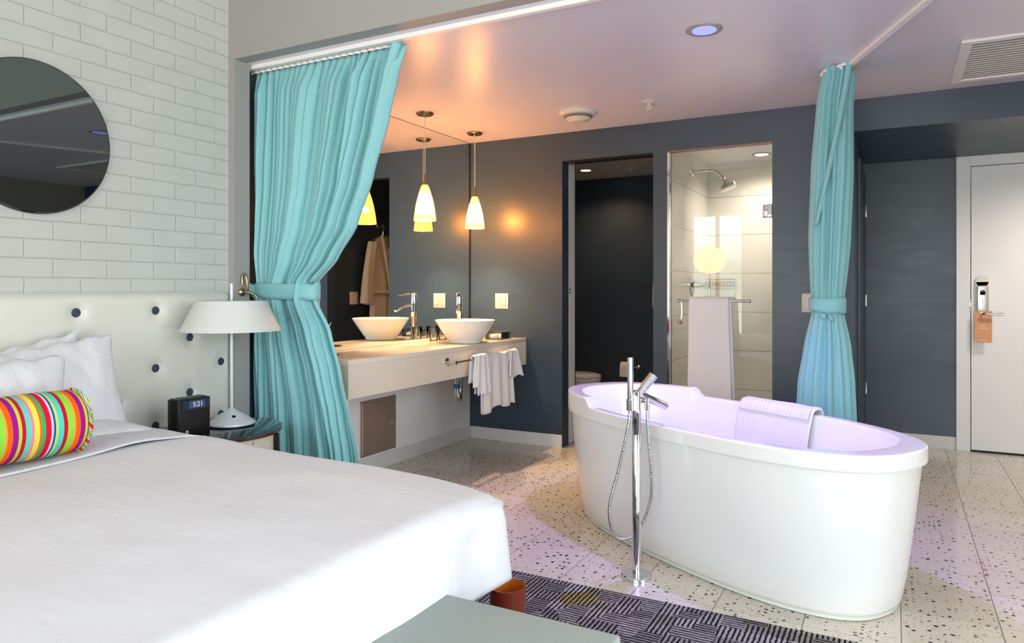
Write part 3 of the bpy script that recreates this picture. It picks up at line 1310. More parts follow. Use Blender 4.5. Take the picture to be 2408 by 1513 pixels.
tube(b, [(RX, RY - .19, 1.685), (RX, RY, 1.745), (RX, RY + .19, 1.685)], 0.005, 8, smooth=4)
obj('hook', b, M['chrome'], hgn)
b = BM()
box(b, RX - .075, RX - .071, RY - .022, RY + .022, 1.62, 1.74, 0.001, 1)
obj('paper_tag', b, M['green'], hgn)
b = BM()
lathe(b, [(.02, 0), (.02, .006), (.007, .01), (.007, .07), (.012, .075)], (-1.53, RY - .01, 1.838), 16, (-1, 0, 0))
for s in (-1, 1):
    tube(b, [(-1.545, RY - .01, 1.84), (-1.57, RY - .01 + s * .03, 1.845), (-1.575, RY - .01 + s * .045, 1.865)], 0.005, 8)
tag(obj('robe_hook', b, M['chrome']), 'chrome wall hook the cream bathrobe hangs from', 'hook')

# ------------------------------------------------------------------ vanity
CX1 = -2.544
CY0 = 2.93
vc = thing('vanity_counter', 'long cream wall-hung vanity counter with deep apron', 'vanity', (-2.8, 4.0, 0.62))
b = BM()
box(b, -3.062, CX1, CY0, YB - .001, 0.797, 0.827, 0.003, 2)
obj('countertop', b, M['counter'], vc)
b = BM()
box(b, CX1 - .03, CX1 - .0005, CY0 + .001, YB - .002, 0.620, 0.797, 0.002, 1)
obj('apron', b, M['counter'], vc)
b = BM()
box(b, -3.06, CX1 - .031, CY0 + .001, CY0 + .04, 0.0, 0.797)
obj('end_panel', b, M['counter'], vc, smooth=0)
b = BM()
box(b, -3.085, -3.045, 3.285, YB - .001, 0.827, 0.842, 0.002, 1)
obj('upstand', b, M['counter'], vc)
b = BM()
box(b, -3.0845, -3.060, 3.289, YB - .016, 0.8425, CB - .004)
vm = obj('vanity_mirror', b, M['mirror'], smooth=0)
tag(vm, 'large frameless wall mirror above the cream vanity counter', 'mirror')
b = BM()
box(b, -3.0845, -3.059, YB - .016, YB - .0005, 0.843, CB - .004)
box(b, -3.0845, -3.061, 3.289, YB - .016, CB - .004, CB - .0005)
obj('edge_strip', b, M['black'], vm, smooth=0)

# sink
SC = (-2.685, 4.32)
sk = thing('vessel_sink', 'white round vessel sink on the cream vanity counter', 'sink', (SC[0], SC[1], 0.827))
b = BM()
prof = [(0.0, 0.001), (.108, .001), (.116, .008), (.118, .022), (.128, .030), (.165, .085), (.205, .145), (.2145, .160), (.2115, .164), (.203, .160),
        (.190, .138), (.150, .080), (.110, .045), (.04, .032), (.0, .032)]
lathe(b, prof, (SC[0], SC[1], 0.827), 64)
obj('basin', b, M['ceramic'], sk, smooth=60)
b = BM()
lathe(b, [(0.0, .033), (.022, .033), (.022, .037), (.0, .039)], (SC[0], SC[1], 0.827), 24)
obj('drain', b, M['chrome'], sk)
# faucet
FC = Vector((-2.855, 4.51, 0.827))
ft = thing('basin_faucet', 'tall chrome single-lever faucet behind the vessel sink', 'faucet', FC)
fd = Vector((0.50, -0.86, 0)).normalized()
b = BM()
lathe(b, [(.031, 0), (.031, .006), (.0235, .010), (.0235, .20), (.0245, .202), (.0245, .206), (.0235, .208), (.0235, .335), (.026, .338), (.026, .350), (.022, .353)], FC, 28)
obj('body', b, M['chrome'], ft)


def bar_sweep(bm, pts, w0, w1, h0, h1, side):
    path = catmull(pts, 8)
    rr = []
    for i, p in enumerate(path):
        f = i / (len(path) - 1)
        d = (path[min(i + 1, len(path) - 1)] - path[max(i - 1, 0)]).normalized()
        up = side.cross(d).normalized()
        wv, hv = w0 + (w1 - w0) * f, h0 + (h1 - h0) * f
        rr.append([p + side * (wv * math.copysign(abs(math.cos(a)) ** .6, math.cos(a))) + up * (hv * math.copysign(abs(math.sin(a)) ** .6, math.sin(a))) for a in [2 * PI * k / 16 for k in range(16)]])
    rings(bm, rr)


sd = Vector((0, 0, 1)).cross(fd)
b = BM()
bar_sweep(b, [FC + Vector((0, 0, .262)), FC + fd * .05 + Vector((0, 0, .258)), FC + fd * .10 + Vector((0, 0, .243)), FC + fd * .155 + Vector((0, 0, .215))], .014, .017, .012, .009, sd)
obj('spout', b, M['chrome'], ft)
b = BM()
bar_sweep(b, [FC + Vector((0, 0, .343)), FC + fd * .05 + Vector((0, 0, .344)), FC + fd * .13 + Vector((0, 0, .333))], .013, .012, .008, .006, sd)
obj('lever', b, M['chrome'], ft)

# tumblers
g0 = None
gspots = [(-2.985, 4.37, 'left of the faucet, next to the mirror'), (-2.975, 4.47, 'between two others'), (-2.985, 4.575, 'nearest the back wall')]
glab = ['clear glass tumbler on the vanity, nearest of the three by the mirror', 'clear glass tumbler on the vanity, middle of the three by the mirror',
        'clear glass tumbler on the vanity, furthest of the three by the mirror']
for i, (x, y, _) in enumerate(gspots):
    if i == 0:
        b = BM()
        lathe(b, [(0, .001), (.027, .001), (.030, .004), (.0385, .098), (.0375, .100), (.0355, .097), (.0275, .012), (0, .010)], (x, y, .827), 28)
        g0 = obj('glass_tumbler', b, M['crystal'], smooth=50, origin=(x, y, .827))
        tag(g0, glab[0], 'glass', 'tumblers on the vanity')
    else:
        dup(g0, (x, y, .827), glab[i], 'tumblers on the vanity')
# acrylic tray with tissue/soaps right of the sink
tr = thing('amenity_tray', 'clear acrylic tray of soaps on the counter right of the sink', 'tray', (-2.68, 4.77, .827))
b = BM()
box(b, -2.74, -2.60, 4.70, 4.86, .828, .833, 0.001, 1)
box(b, -2.605, -2.60, 4.70, 4.86, .833, .885, 0.001, 1)
box(b, -2.74, -2.735, 4.70, 4.86, .833, .885, 0.001, 1)
box(b, -2.735, -2.605, 4.855, 4.86, .833, .885, 0.001, 1)
box(b, -2.735, -2.605, 4.70, 4.705, .833, .885, 0.001, 1)
obj('acrylic_box', b, M['crystal'], tr, smooth=0)
b = BM()
box(b, -2.72, -2.66, 4.73, 4.83, .834, .865, 0.006, 2)
tag(obj('soap_box', b, M['paper']), 'white boxed soap lying in the clear acrylic tray, nearer the mirror', 'soap')
b = BM()
box(b, -2.652, -2.615, 4.725, 4.80, .834, .858, 0.008, 2)
tag(obj('soap_box', b, M['cream']), 'small cream soap lying in the clear acrylic tray, nearer the counter edge', 'soap')
# pedestal dish with flower, at the left of the counter
pd = thing('pedestal_dish', 'small chrome pedestal dish on the counter beside the left curtain', 'dish', (-2.83, 3.126, .827))
PX, PY = -2.83, 3.126
b = BM()
lathe(b, [(.0, .001), (.038, .001), (.038, .006), (.008, .010), (.007, .048), (.05, .052), (.052, .058), (.0, .058)], (PX, PY, .827), 28)
obj('stand', b, M['nickel'], pd)
fl = thing('cream_flower', 'cream orchid bloom in a bud vase half hidden by the left curtain', 'flower', (-2.84, 3.03, .827))
b = BM()
lathe(b, [(0, .001), (.022, .001), (.03, .02), (.026, .05), (.012, .07), (.014, .085)], (PX - .01, PY - .085, .827), 24)
obj('bud_vase', b, M['ceramic'], fl)
for k in range(7):
    a = 2 * PI * k / 7
    b = BM()
    c_ = Vector((PX - .01, PY - .085, .93 + .02 * (k % 3)))

    def petal(u, v, a=a, c_=c_, k=k):
        r = .055 * u
        wdt = .022 * math.sin(PI * min(1, u * 1.02)) + .002
        s_ = (v - .5) * 2
        return c_ + Vector((math.cos(a) * r - math.sin(a) * wdt * s_, math.sin(a) * r + math.cos(a) * wdt * s_, .05 * u * u + .01 * abs(s_) + (k % 2) * .01))
    grid(b, petal, 8, 4)
    obj('petal', b, M['flower'], fl, solid=0.002)

# towel bar on the apron
TX = CX1 + .062
tbv = thing('vanity_towel_bar', 'chrome towel bar fixed to the front of the vanity apron', 'towel bar', (TX, 4.28, .735))
b = BM()
cyl(b, (TX, 3.855, .737), (TX, 4.73, .737), .0075, seg=14)
obj('bar', b, M['chrome'], tbv)
for y in (3.87, 4.715):
    b = BM()
    lathe(b, [(.028, 0), (.028, .005), (.018, .010), (.009, .014), (.009, .055), (.012, .06), (.012, .074), (.004, .076)], (CX1, y, .737), 24, (1, 0, 0))
    obj('post', b, M['chrome'], tbv)
# hand towels on it
ht2 = thing('hand_towel', 'rumpled white hand towel draped over the vanity towel bar', 'towel', (TX, 4.40, .73))


def hang(y0, y1, zf, zb, zt, x, flare=0.0, amp=.010, n=3.5, seed=0., rag=0.0):
    def fn(u, v):
        y = y0 + (y1 - y0) * u
        zff = zf + rag * noise.noise(Vector((u * 3 + seed, 1.1, 0)))
        lf, lb = zt - zff, zt - zb
        r = .016
        s = v * (lf + lb + PI * r)
        ph_ = amp * math.sin(u * 2 * PI * n + seed + .8 * math.sin(u * 5 + seed))
        if s < lf:
            k = 1 - s / lf
            return Vector((x + r + ph_ * (.3 + k) + .01 * k, y + (u - .5) * flare * k, zff + s))
        s -= lf
        if s < PI * r:
            a = s / r
            return Vector((x + r * math.cos(a) + ph_ * .3 * math.cos(a), y, zt + r * math.sin(a) + .003 * math.sin(u * 30 + seed)))
        s -= PI * r
        k = s / lb
        return Vector((x - r + ph_ * .2, y + (u - .5) * flare * k, zt - s))
    return fn


b = BM()
grid(b, hang(4.16, 4.60, .375, .50, .744, TX, .05, .010, 4.0, 1.0, .05), 60, 44)
obj('long_fold', b, M['terry'], ht2, solid=0.007)
b = BM()
grid(b, hang(4.12, 4.24, .50, .60, .752, TX + .012, .05, .008, 1.5, 3.0, .03), 24, 26)
obj('short_fold', b, M['terry'], ht2, solid=0.008)
b = BM()
grid(b, hang(4.58, 4.70, .565, .62, .75, TX + .004, .10, .010, 1.4, .3, .03), 24, 26)
obj('side_fold', b, M['terry'], ht2, solid=0.007)
b = BM()
grid(b, hang(4.09, 4.16, .555, .58, .747, TX + .002, .06, .006, 1.1, 5.3, .02), 20, 24)
obj('left_fold', b, M['terry'], ht2, solid=0.007)

# trap under the sink
dt = thing('sink_trap', 'chrome p-trap pipe under the vanity counter', 'pipe', (-2.72, 4.32, .45))
b = BM()
cyl(b, (-2.74, 4.30, .66), (-2.74, 4.30, .53), .017, seg=20)
tube(b, [(-2.74, 4.30, .55), (-2.74, 4.305, .47), (-2.745, 4.32, .435), (-2.76, 4.36, .418), (-2.78, 4.40, .435), (-2.785, 4.415, .48), (-2.79, 4.42, .60), (-2.80, 4.425, .66)], .018, 16)
obj('trap_bend', b, M['chrome'], dt)
b = BM()
cyl(b, (-2.74, 4.30, .535), (-2.74, 4.30, .505), .024, seg=8)
obj('blue_collar', b, M['bluetape'], dt)
b = BM()
for z in (.49, .585):
    cyl(b, (-2.787, 4.417, z), (-2.787, 4.417, z + .022), .024, seg=12)
tube(b, [(-2.74, 4.28, .60), (-2.77, 4.18, .585), (-2.80, 4.10, .60), (-2.84, 4.05, .62), (-2.88, 4.02, .66)], .006, 8)
tube(b, [(-2.75, 4.26, .63), (-2.78, 4.15, .605), (-2.82, 4.05, .62), (-2.9, 3.99, .66)], .005, 8)
obj('fittings', b, M['chrome'], dt)

# steel access panel
ap = thing('access_panel', 'brushed steel access panel on the white wall under the vanity', 'panel', (-3.06, 3.82, .11))
b = BM()
box(b, -3.0615, -3.056, 3.635, 4.010, .108, .476, 0.001, 1)
obj('panel_frame', b, M['steel'], ap)
b = BM()
box(b, -3.057, -3.052, 3.652, 3.993, .125, .459, 0.001, 1)
pn = obj('panel_door', b, M['steel'], ap)
b = BM()
lathe(b, [(.010, 0), (.010, .004), (.006, .006)], (-3.052, 3.965, .29), 16, (1, 0, 0))
obj('lock', b, M['chrome'], pn)

# pendants
PP = [(-2.805, 4.00), (-2.822, 4.68)]


def pendant(x, y, label):
    t = thing('pendant_lamp', label, 'pendant lamp', (x, y, CB), 'pendant lamps over the vanity')
    b = BM()
    lathe(b, [(.060, 0), (.060, -.006), (.052, -.016), (.012, -.018), (.006, -.03)], (x, y, CB), 32)
    obj('canopy', b, M['nickel'], t)
    b = BM()
    cyl(b, (x, y, CB - .02), (x, y, 1.985), .0028, seg=8)
    obj('cord', b, M['plastic'], t)
    b = BM()
    lathe(b, [(.004, 0), (.007, -.02), (.014, -.066), (.020, -.070), (.020, -.074)], (x, y, 1.985), 20)
    obj('socket_cap', b, M['nickel'], t)
    b = BM()
    prof = []
    for k in range(13):
        f = k / 12
        prof.append((.019 + .057 * (f ** .8) + .006 * math.sin(PI * f), 1.915 - .245 * f))
    pr = prof + [(r - .003, z) for r, z in prof[::-1]]
    lathe(b, [(r, z) for r, z in pr], (x, y, 0), 40, caps=False)
    obj('lamp_shade', b, M['shade'], t, smooth=60)
    b = BM()
    bmesh.ops.create_uvsphere(b, u_segments=16, v_segments=12, radius=.024, matrix=Matrix.Translation((x, y, 1.77)))
    obj('bulb', b, M['bulb'], t)
    return t


pendant(PP[0][0], PP[0][1], 'lit conical glass pendant lamp nearer the turquoise curtain')
pendant(PP[1][0], PP[1][1], 'lit conical glass pendant lamp nearer the dark back wall')
for x, y in PP:
    lamp('pendant_bulb_light', 'POINT', (x, y, 1.77), 75, WARM, 0.02)

# ------------------------------------------------------------------ ceiling fittings
def downlight(x, y, z, lens, label, r=.075):
    t = thing('recessed_downlight', label, 'ceiling light', (x, y, z))
    b = BM()
    lathe(b, [(r, 0), (r, -.004), (r * .93, -.008), (r * .70, -.006), (r * .66, -.001)], (x, y, z), 40)
    obj('trim_ring', b, M['trimring'], t)
    b = BM()
    lathe(b, [(0.0, -.0085), (r * .68, -.0075), (r * .68, -.005), (0, -.005)], (x, y, z), 36)
    obj('lens', b, lens, t)
    return t


downlight(BLUE_AT[0], BLUE_AT[1], CB, M['bluelens'], 'round ceiling downlight glowing blue above the bathtub', .082)
downlight(1.05, 3.15, CB, M['warmlens'], 'added fill downlight over the floor right of the bathtub, outside the photo frame')  # fitting added for the unseen fill lamp beside the tub
downlight(1.25, 5.55, 2.2, M['warmlens'], 'added fill downlight in the entrance recess soffit, outside the photo frame')  # unseen fitting put in to brighten the entry door
downlight(-2.72, 6.65, CB, M['warmlens'], 'round warm downlight on the ceiling of the dark toilet room')
downlight(-0.95, 6.05, 2.3, M['warmlens'], 'round warm downlight on the shower ceiling behind the glass')

sd_ = thing('smoke_detector', 'round white smoke detector on the ceiling above the toilet doorway', 'smoke detector', (-1.893, 4.489, CB))
c_ = (-1.893, 4.489, CB)
b = BM()
lathe(b, [(.128, 0), (.128, -.010), (.118, -.018), (.09, -.022)], c_, 48)
obj('base_plate', b, M['plastic'], sd_)
b = BM()
lathe(b, [(.098, -.020), (.094, -.034), (.085, -.040)], c_, 48)
for k in range(48):
    a = 2 * PI * k / 48
    cyl(b, (c_[0] + .093 * math.cos(a), c_[1] + .093 * math.sin(a), CB - .022), (c_[0] + .089 * math.cos(a), c_[1] + .089 * math.sin(a), CB - .04), .002, seg=6)
obj('vent_band', b, M['plasticgrey'], sd_)
b = BM()
lathe(b, [(.088, -.038), (.083, -.046), (.05, -.056), (.046, -.060), (.0, -.063)], c_, 48)
obj('dome', b, M['plastic'], sd_)


def sprinkler(x, y, z, label):
    t = thing('fire_sprinkler', label, 'sprinkler', (x, y, z))
    b = BM()
    lathe(b, [(.042, 0), (.042, -.003), (.030, -.008), (.018, -.010)], (x, y, z), 28)
    obj('escutcheon', b, M['plastic'], t)
    b = BM()
    cyl(b, (x, y, z - .008), (x, y, z - .022), .010, seg=12)
    for s in (-1, 1):
        tube(b, [(x + s * .010, y, z - .02), (x + s * .016, y, z - .034), (x + s * .006, y, z - .05)], .0025, 6)
    cyl(b, (x, y, z - .05), (x, y, z - .053), .016, seg=16)
    cyl(b, (x, y, z - .02), (x, y, z - .05), .003, seg=8)
    obj('sprinkler_head', b, M['plastic'], t)


sprinkler(-1.383, 4.439, CB, 'small white fire sprinkler on the ceiling right of the smoke detector')
sprinkler(-2.27, 6.697, CB, 'small fire sprinkler on the toilet room ceiling seen through the doorway')

av = thing('air_vent', 'large white slatted air vent on the ceiling near the entrance', 'air vent', (.65, 4.43, CB))
b = BM()
vx0, vx1, vy0, vy1 = .281, 1.10, 4.055, 4.83
for q in ((vx0, vx1, vy0, vy0 + .05), (vx0, vx1, vy1 - .05, vy1), (vx0, vx0 + .05, vy0 + .05, vy1 - .05), (vx1 - .05, vx1, vy0 + .05, vy1 - .05)):
    box(b, *q, CB - .014, CB, 0.003, 1)
obj('vent_frame', b, M['vent'], av)
n = 17
for k in range(n):
    b = BM()
    y = vy0 + .058 + (vy1 - vy0 - .116) * k / (n - 1)
    mt = Matrix.Translation((0, y, CB - .0075)) @ Matrix.Rotation(.04, 4, 'X')
    box(b, vx0 + .05, vx1 - .05, -.0125, .0125, -.0010, .0010, mtx=mt)
    obj('slat', b, M['vent'], av, smooth=0)
b = BM()
box(b, vx0 + .05, vx1 - .05, vy0 + .05, vy1 - .05, CB - .001, CB - .0002)
obj('backing', b, M['plasticgrey'], av, smooth=0)

# curtain rails
cr = thing('curtain_rail', 'white ceiling curtain rail along the header above the left curtain', 'curtain rail', (-1.3, 2.74, CB))
b = BM()
box(b, -3.09, 0.40, 2.715, 2.745, CB - .022, CB, 0.002, 1)
obj('rail', b, M['rail'], cr)
r0, r1 = Vector((-0.267, 4.312, 0)), Vector((0.40, 2.74, 0))
dr = (r1 - r0).normalized()
sdr = Vector((-dr.y, dr.x, 0))
cr2 = thing('curtain_rail', 'white ceiling curtain rail running diagonally to the right-hand curtain', 'curtain rail', (r0.x, r0.y, CB))
b = BM()
mt = Matrix((sdr, dr, Vector((0, 0, 1)))).transposed().to_4x4()
mt.translation = Vector((r0.x, r0.y, CB))
box(b, -.017, .017, -.09, (r1 - r0).length, -.018, 0, 0.002, 1, mtx=mt)
obj('rail', b, M['rail'], cr2)
b = BM()
box(b, .017, .024, -.09, (r1 - r0).length, -.006, 0, mtx=mt)
obj('rail_seam', b, M['blackmat'], cr2, smooth=0)

# ------------------------------------------------------------------ left curtain
RE = [(2.385, -2.076), (2.232, -2.134), (2.053, -2.186), (1.75, -2.277), (1.524, -2.371), (1.357, -2.496), (1.239, -2.624), (1.15, -2.633), (0.99, -2.538), (.778, -2.468), (.568, -2.412), (.374, -2.371), (.02, -2.30)]
LE = [(2.385, -3.086), (2.0, -3.086), (1.628, -3.082), (1.393, -3.075), (1.23, -3.045), (1.149, -3.05), (.927, -3.085), (.69, -3.088), (.02, -3.09)]


def interp(tab, z):
    if z >= tab[0][0]:
        return tab[0][1]
    for (z0, x0), (z1, x1) in zip(tab[:-1], tab[1:]):
        if z1 <= z <= z0:
            f = (z0 - z) / (z0 - z1)
            f = f * f * (3 - 2 * f) * .35 + f * .65
            return x0 + (x1 - x0) * f
    return tab[-1][1]


tc_ = thing('turquoise_curtain', 'wide turquoise floor-length curtain tied back beside the nightstand', 'curtain', (-2.7, 2.78, 0))
NF = 23
rnd = random.Random(11)
fo = [rnd.uniform(-1, 1) for _ in range(80)]


def cur1(v, u):
    z = 2.383 - 2.368 * v
    xl, xr = interp(LE, z), interp(RE, z)
    wd = xr - xl
    # cluster folds unevenly
    gather = math.exp(-((z - 1.19) / .32) ** 2)
    lower = max(0, min(1, (1.15 - z) / .9))
    uu = u + .012 * math.sin(2 * PI * 3 * u + 1.3) + .008 * math.sin(2 * PI * 7 * u)
    i = int(u * 20)
    x = xl + wd * uu + .012 * math.sin(u * 11 + z * 3.1) * (1 - gather) * math.sin(PI * u)
    top = max(0, min(1, (z - 2.25) / .13))
    amp = (.021 * (1 - top) + .007) * (1 + .45 * math.sin(u * 17 + 1) + .3 * math.sin(u * 29 + z * 2))
    amp *= (1 - .5 * lower)
    ph_ = 2 * PI * NF * uu + .9 * math.sin(z * 2.1 + u * 6) * (1 - top)
    s = math.sin(ph_) + .28 * math.sin(2 * ph_ + u * 9)
    big = .020 * math.sin(2 * PI * 5.5 * u + z * 1.2) * (1 - top) + .016 * noise.noise(Vector((u * 9, z * 2.2, 4.2))) * (1 - top)
    y = 2.790 + amp * s + big - .02 * gather * math.sin(PI * u)
    return Vector((x + amp * .5 * math.cos(ph_ * 1.0) * .8, y, z))


b = BM()
grid(b, cur1, 90, 460)
obj('curtain_panel', b, M['curtain'], tc_, smooth=80, solid=0.002)
b = BM()
# header tape and turned edge
grid(b, lambda v, u: Vector((-3.085 + 1.0 * u, 2.768 + .004 * math.sin(u * 2 * PI * 23), 2.392 - .02 * v)), 2, 200)
obj('header_tape', b, M['rail'], tc_, smooth=80, solid=0.003)
b = BM()


def lead(v, u):
    z = 2.383 - (2.383 - 1.24) * v
    xr = interp(RE, z)
    wdt = .055 * (1 - .45 * v)
    return Vector((xr - wdt * (1 - u) + .004, 2.752 + .022 * math.sin(u * PI) * (-1) + .02 * u, z + .01 * u * (1 - v)))


grid(b, lead, 60, 6)
obj('leading_hem', b, M['curtain'], tc_, smooth=80, solid=0.003)

tb1 = thing('curtain_tieback', 'turquoise fabric tieback band around the wide left curtain', 'tieback', (-2.85, 2.76, 1.19))
b = BM()


def band(cx_, cy_, a, bb, zc, hh, dip=0.0, n=64, tilt=0.0):
    def fn(v, u):
        t_ = 2 * PI * u
        x = cx_ + a * math.copysign(abs(math.cos(t_)) ** .8, math.cos(t_))
        y = cy_ + bb * math.copysign(abs(math.sin(t_)) ** .8, math.sin(t_))
        f = (math.cos(t_) + 1) / 2
        return Vector((x, y, zc + dip * (1 - f) ** 2 + (v - .5) * hh * (1 - .25 * (1 - f) ** 3) + .002 * math.sin(t_ * 5)))
    return fn


grid(b, band(-2.845, 2.785, .222, .070, 1.192, .082, .012), 4, 72, wrap=True)
obj('band', b, M['curtain'], tb1, solid=0.004)
b = BM()
grid(b, lambda v, u: Vector((-3.015 - .045 * u, 2.735 - .045 * u + .012 * math.sin(u * 3), 1.22 + .03 * u - .075 * v * (1 - .75 * u) - .03 * v * u)), 4, 8)
obj('loop_end', b, M['curtain'], tb1, solid=0.004)
hb = thing('curtain_holdback', 'polished brass holdback hook on the jamb beside the left curtain', 'holdback', (-3.03, 2.64, 1.23))
b = BM()
lathe(b, [(.022, 0), (.022, .006), (.014, .012), (.008, .014), (.008, .028)], (-3.022, 2.648, 1.19), 20, (1, 0, 0))
obj('rosette', b, M['nickel'], hb)
b = BM()
tube(b, [(-2.996, 2.648, 1.19), (-2.985, 2.652, 1.20), (-2.982, 2.648, 1.235), (-2.985, 2.645, 1.27), (-2.998, 2.643, 1.285), (-3.008, 2.64, 1.265), (-3.010, 2.64, 1.23)], .0065, 12)
tube(b, [(-2.992, 2.648, 1.19), (-2.975, 2.66, 1.188), (-2.955, 2.675, 1.175), (-2.95, 2.68, 1.16)], .007, 12)
obj('hook', b, M['nickel'], hb)

# ------------------------------------------------------------------ right curtain (gathered)
tr_ = thing('turquoise_curtain', 'narrow gathered turquoise curtain tied at mid height behind the tub', 'curtain', (-.30, 4.25, 0))
RL = [(2.385, -.345), (2.185, -.376), (1.861, -.402), (1.488, -.415), (1.16, -.408), (1.078, -.405), (.879, -.439), (.689, -.467), (.45, -.478), (.02, -.49)]
RR = [(2.385, -.190), (2.21, -.205), (1.845, -.205), (1.481, -.218), (1.161, -.242), (1.081, -.245), (.887, -.215), (.705, -.199), (.45, -.19), (.02, -.18)]
ex = Vector((math.cos(YAW), math.sin(YAW), 0))
CR2 = Vector((-.30, 4.25, 0))


def cur2(v, u):
    z = 2.385 - 2.37 * v
    xl, xr = interp(RL, z), interp(RR, z)
    # measured along X at Y = 4.25; keep as an oblong bundle
    c = (xl + xr) / 2
    a = (xr - xl) / 2 * 1.02
    t_ = 2 * PI * u
    nf = 13
    fold = (.085 + .05 * math.sin(u * 19)) * math.sin(nf * t_ + 1.2 * math.sin(z * 1.7) + .5 * math.sin(3 * t_ + z * 3))
    tie = math.exp(-((z - 1.12) / .10) ** 2)
    r = 1 + fold * (1.35 - .75 * tie)
    dpt = .075 + .02 * (1 - tie)
    return Vector((c + a * r * math.cos(t_) * .95, 4.25 + dpt * r * math.sin(t_), z - .03 * (1 - v) ** 6 * math.cos(t_)))


b = BM()
grid(b, cur2, 90, 300, wrap=True)
obj('curtain_panel', b, M['curtain'], tr_, smooth=80)
b = BM()


def sash(v, u):
    z = 2.40 - .86 * v
    x = -.195 - .165 * v ** 1.2
    return Vector((x - .036 * (1 - u) * (1 - .3 * v), 4.155 - .014 * math.sin(u * PI) - .012 * math.sin(v * PI) + .004 * u, z + .02 * u))


grid(b, sash, 50, 6)
obj('front_pleat', b, M['curtain'], tr_, smooth=80, solid=0.004)
b = BM()
for k in range(7):
    f = k / 6
    p = r0 + dr * (-.09 + .015 + f * .19) + sdr * .0
    cyl(b, (p.x - .03, p.y - .05, CB - .018), (p.x - .03, p.y - .05, CB - .034), .008, seg=10)
tube(b, [(-.355, 4.25, 2.375), (-.33, 4.205, 2.383), (-.27, 4.17, 2.388), (-.225, 4.15, 2.392)], .010, 8)
cyl(b, (-.262, 4.19, 2.39), (-.256, 4.18, 2.24), .004, seg=8)
obj('glide_hooks', b, M['rail'], tr_)
tb2 = thing('curtain_tieback', 'turquoise fabric tieback band around the narrow right-hand curtain', 'tieback', (-.325, 4.25, 1.12))
b = BM()
grid(b, band(-.3255, 4.25, .092, .082, 1.118, .082, .004), 4, 48, wrap=True)
obj('band', b, M['curtain'], tb2, solid=0.004)
b = BM()
for s in (-1, 1):
    grid(b, lambda v, u, s=s: Vector((-.32 + s * (.004 + .03 * u), 4.163 - .012 * math.sin(PI * u), 1.078 - .01 * u - .03 * v * (1 - .5 * u) - .02 * (u if s > 0 else 0))), 3, 6)
obj('bow_end', b, M['curtain'], tb2, solid=0.003)

# ------------------------------------------------------------------ bathtub
TC = Vector((-.744, 3.398, 0))
TA = math.radians(-31)
A, B_ = .93, .42
TN = 2.55
tm = Matrix.Translation(TC) @ Matrix.Rotation(TA, 4, 'Z')
tub = thing('bathtub', 'white freestanding oval bathtub with raised headrest end', 'bathtub', TC, rotz=TA)


def sell(t_, a, b_, n=TN):
    c, s = math.cos(t_), math.sin(t_)
    return a * math.copysign(abs(c) ** (2 / n), c), b_ * math.copysign(abs(s) ** (2 / n), s)


def step(u):
    f = max(0, min(1, (-0.44 - u) / .05))
    f = f * f * (3 - 2 * f)
    return .042 * f


NS = 240
ts = [2 * PI * i / NS for i in range(NS)]


def tring(a, b_, z, addstep=True, n=TN, du=0.0):
    out = []
    for t_ in ts:
        u, v = sell(t_, a, b_, n)
        u += du
        out.append(tm @ Vector((u, v, z + (step(u) if addstep else 0))))
    return out


b = BM()
rr = [tring(.815, .318, .012, False), tring(.835, .335, .018, False), tring(.845, .345, .035, False)]
for f in (.15, .35, .55, .75, .9, 1.0):
    rr.append(tring(.845 + .068 * f ** .8, .345 + .060 * f ** .8, .035 + .53 * f, False))
rings(b, rr, close_ends=False)
obj('shell', b, M['acrylic'], tub, smooth=60)
b = BM()
rr = []
inner = [(.913, .404, .562, 0), (.926, .416, .562, 0), (.929, .419, .563, 0), (.930, .420, .566, 0), (.930, .420, .572, 0), (.930, .420, .612, 1), (.930, .420, .616, 1), (.929, .419, .619, 1), (.927, .417, .6212, 1), (.924, .414, .622, 1), (.920, .410, .6222, 1),
         (.840, .381, .6222, 1), (.834, .377, .6215, 1), (.829, .373, .619, 1), (.826, .370, .614, 1), (.824, .368, .606, 1), (.810, .357, .55, 0.6), (.765, .33, .42, 0.2), (.70, .29, .28, 0), (.60, .235, .20, 0), (.40, .15, .175, 0), (.1, .05, .172, 0)]
for a, b_, z, st in inner:
    ring = []
    for t_ in ts:
        u, v = sell(t_, a, b_, TN)
        ring.append(tm @ Vector((u, v, z + step(u) * st)))
    rr.append(ring)
rings(b, rr, close_ends=False)
bmesh.ops.holes_fill(b, edges=[e for e in b.edges if e.is_boundary and e.verts[0].co.z < .3], sides=0)
obj('rim_and_basin', b, M['acrylic'], tub, smooth=50)
b = BM()
rings(b, [tring(.825, .328, .0005, False), tring(.832, .334, .004, False), tring(.822, .325, .014, False)])
obj('floor_bead', b, M['whitecover'], tub)
b = BM()
lathe(b, [(0, .1725), (.03, .1725), (.03, .177), (0, .178)], tm @ Vector((0.0, 0, 0)), 24)
obj('drain', b, M['chrome'], tub)

# towel over the far rim
tw = thing('tub_towel', 'white ribbed bath mat towel draped over the far rim of the tub', 'towel', tm @ Vector((.04, .40, .62)), rotz=TA)


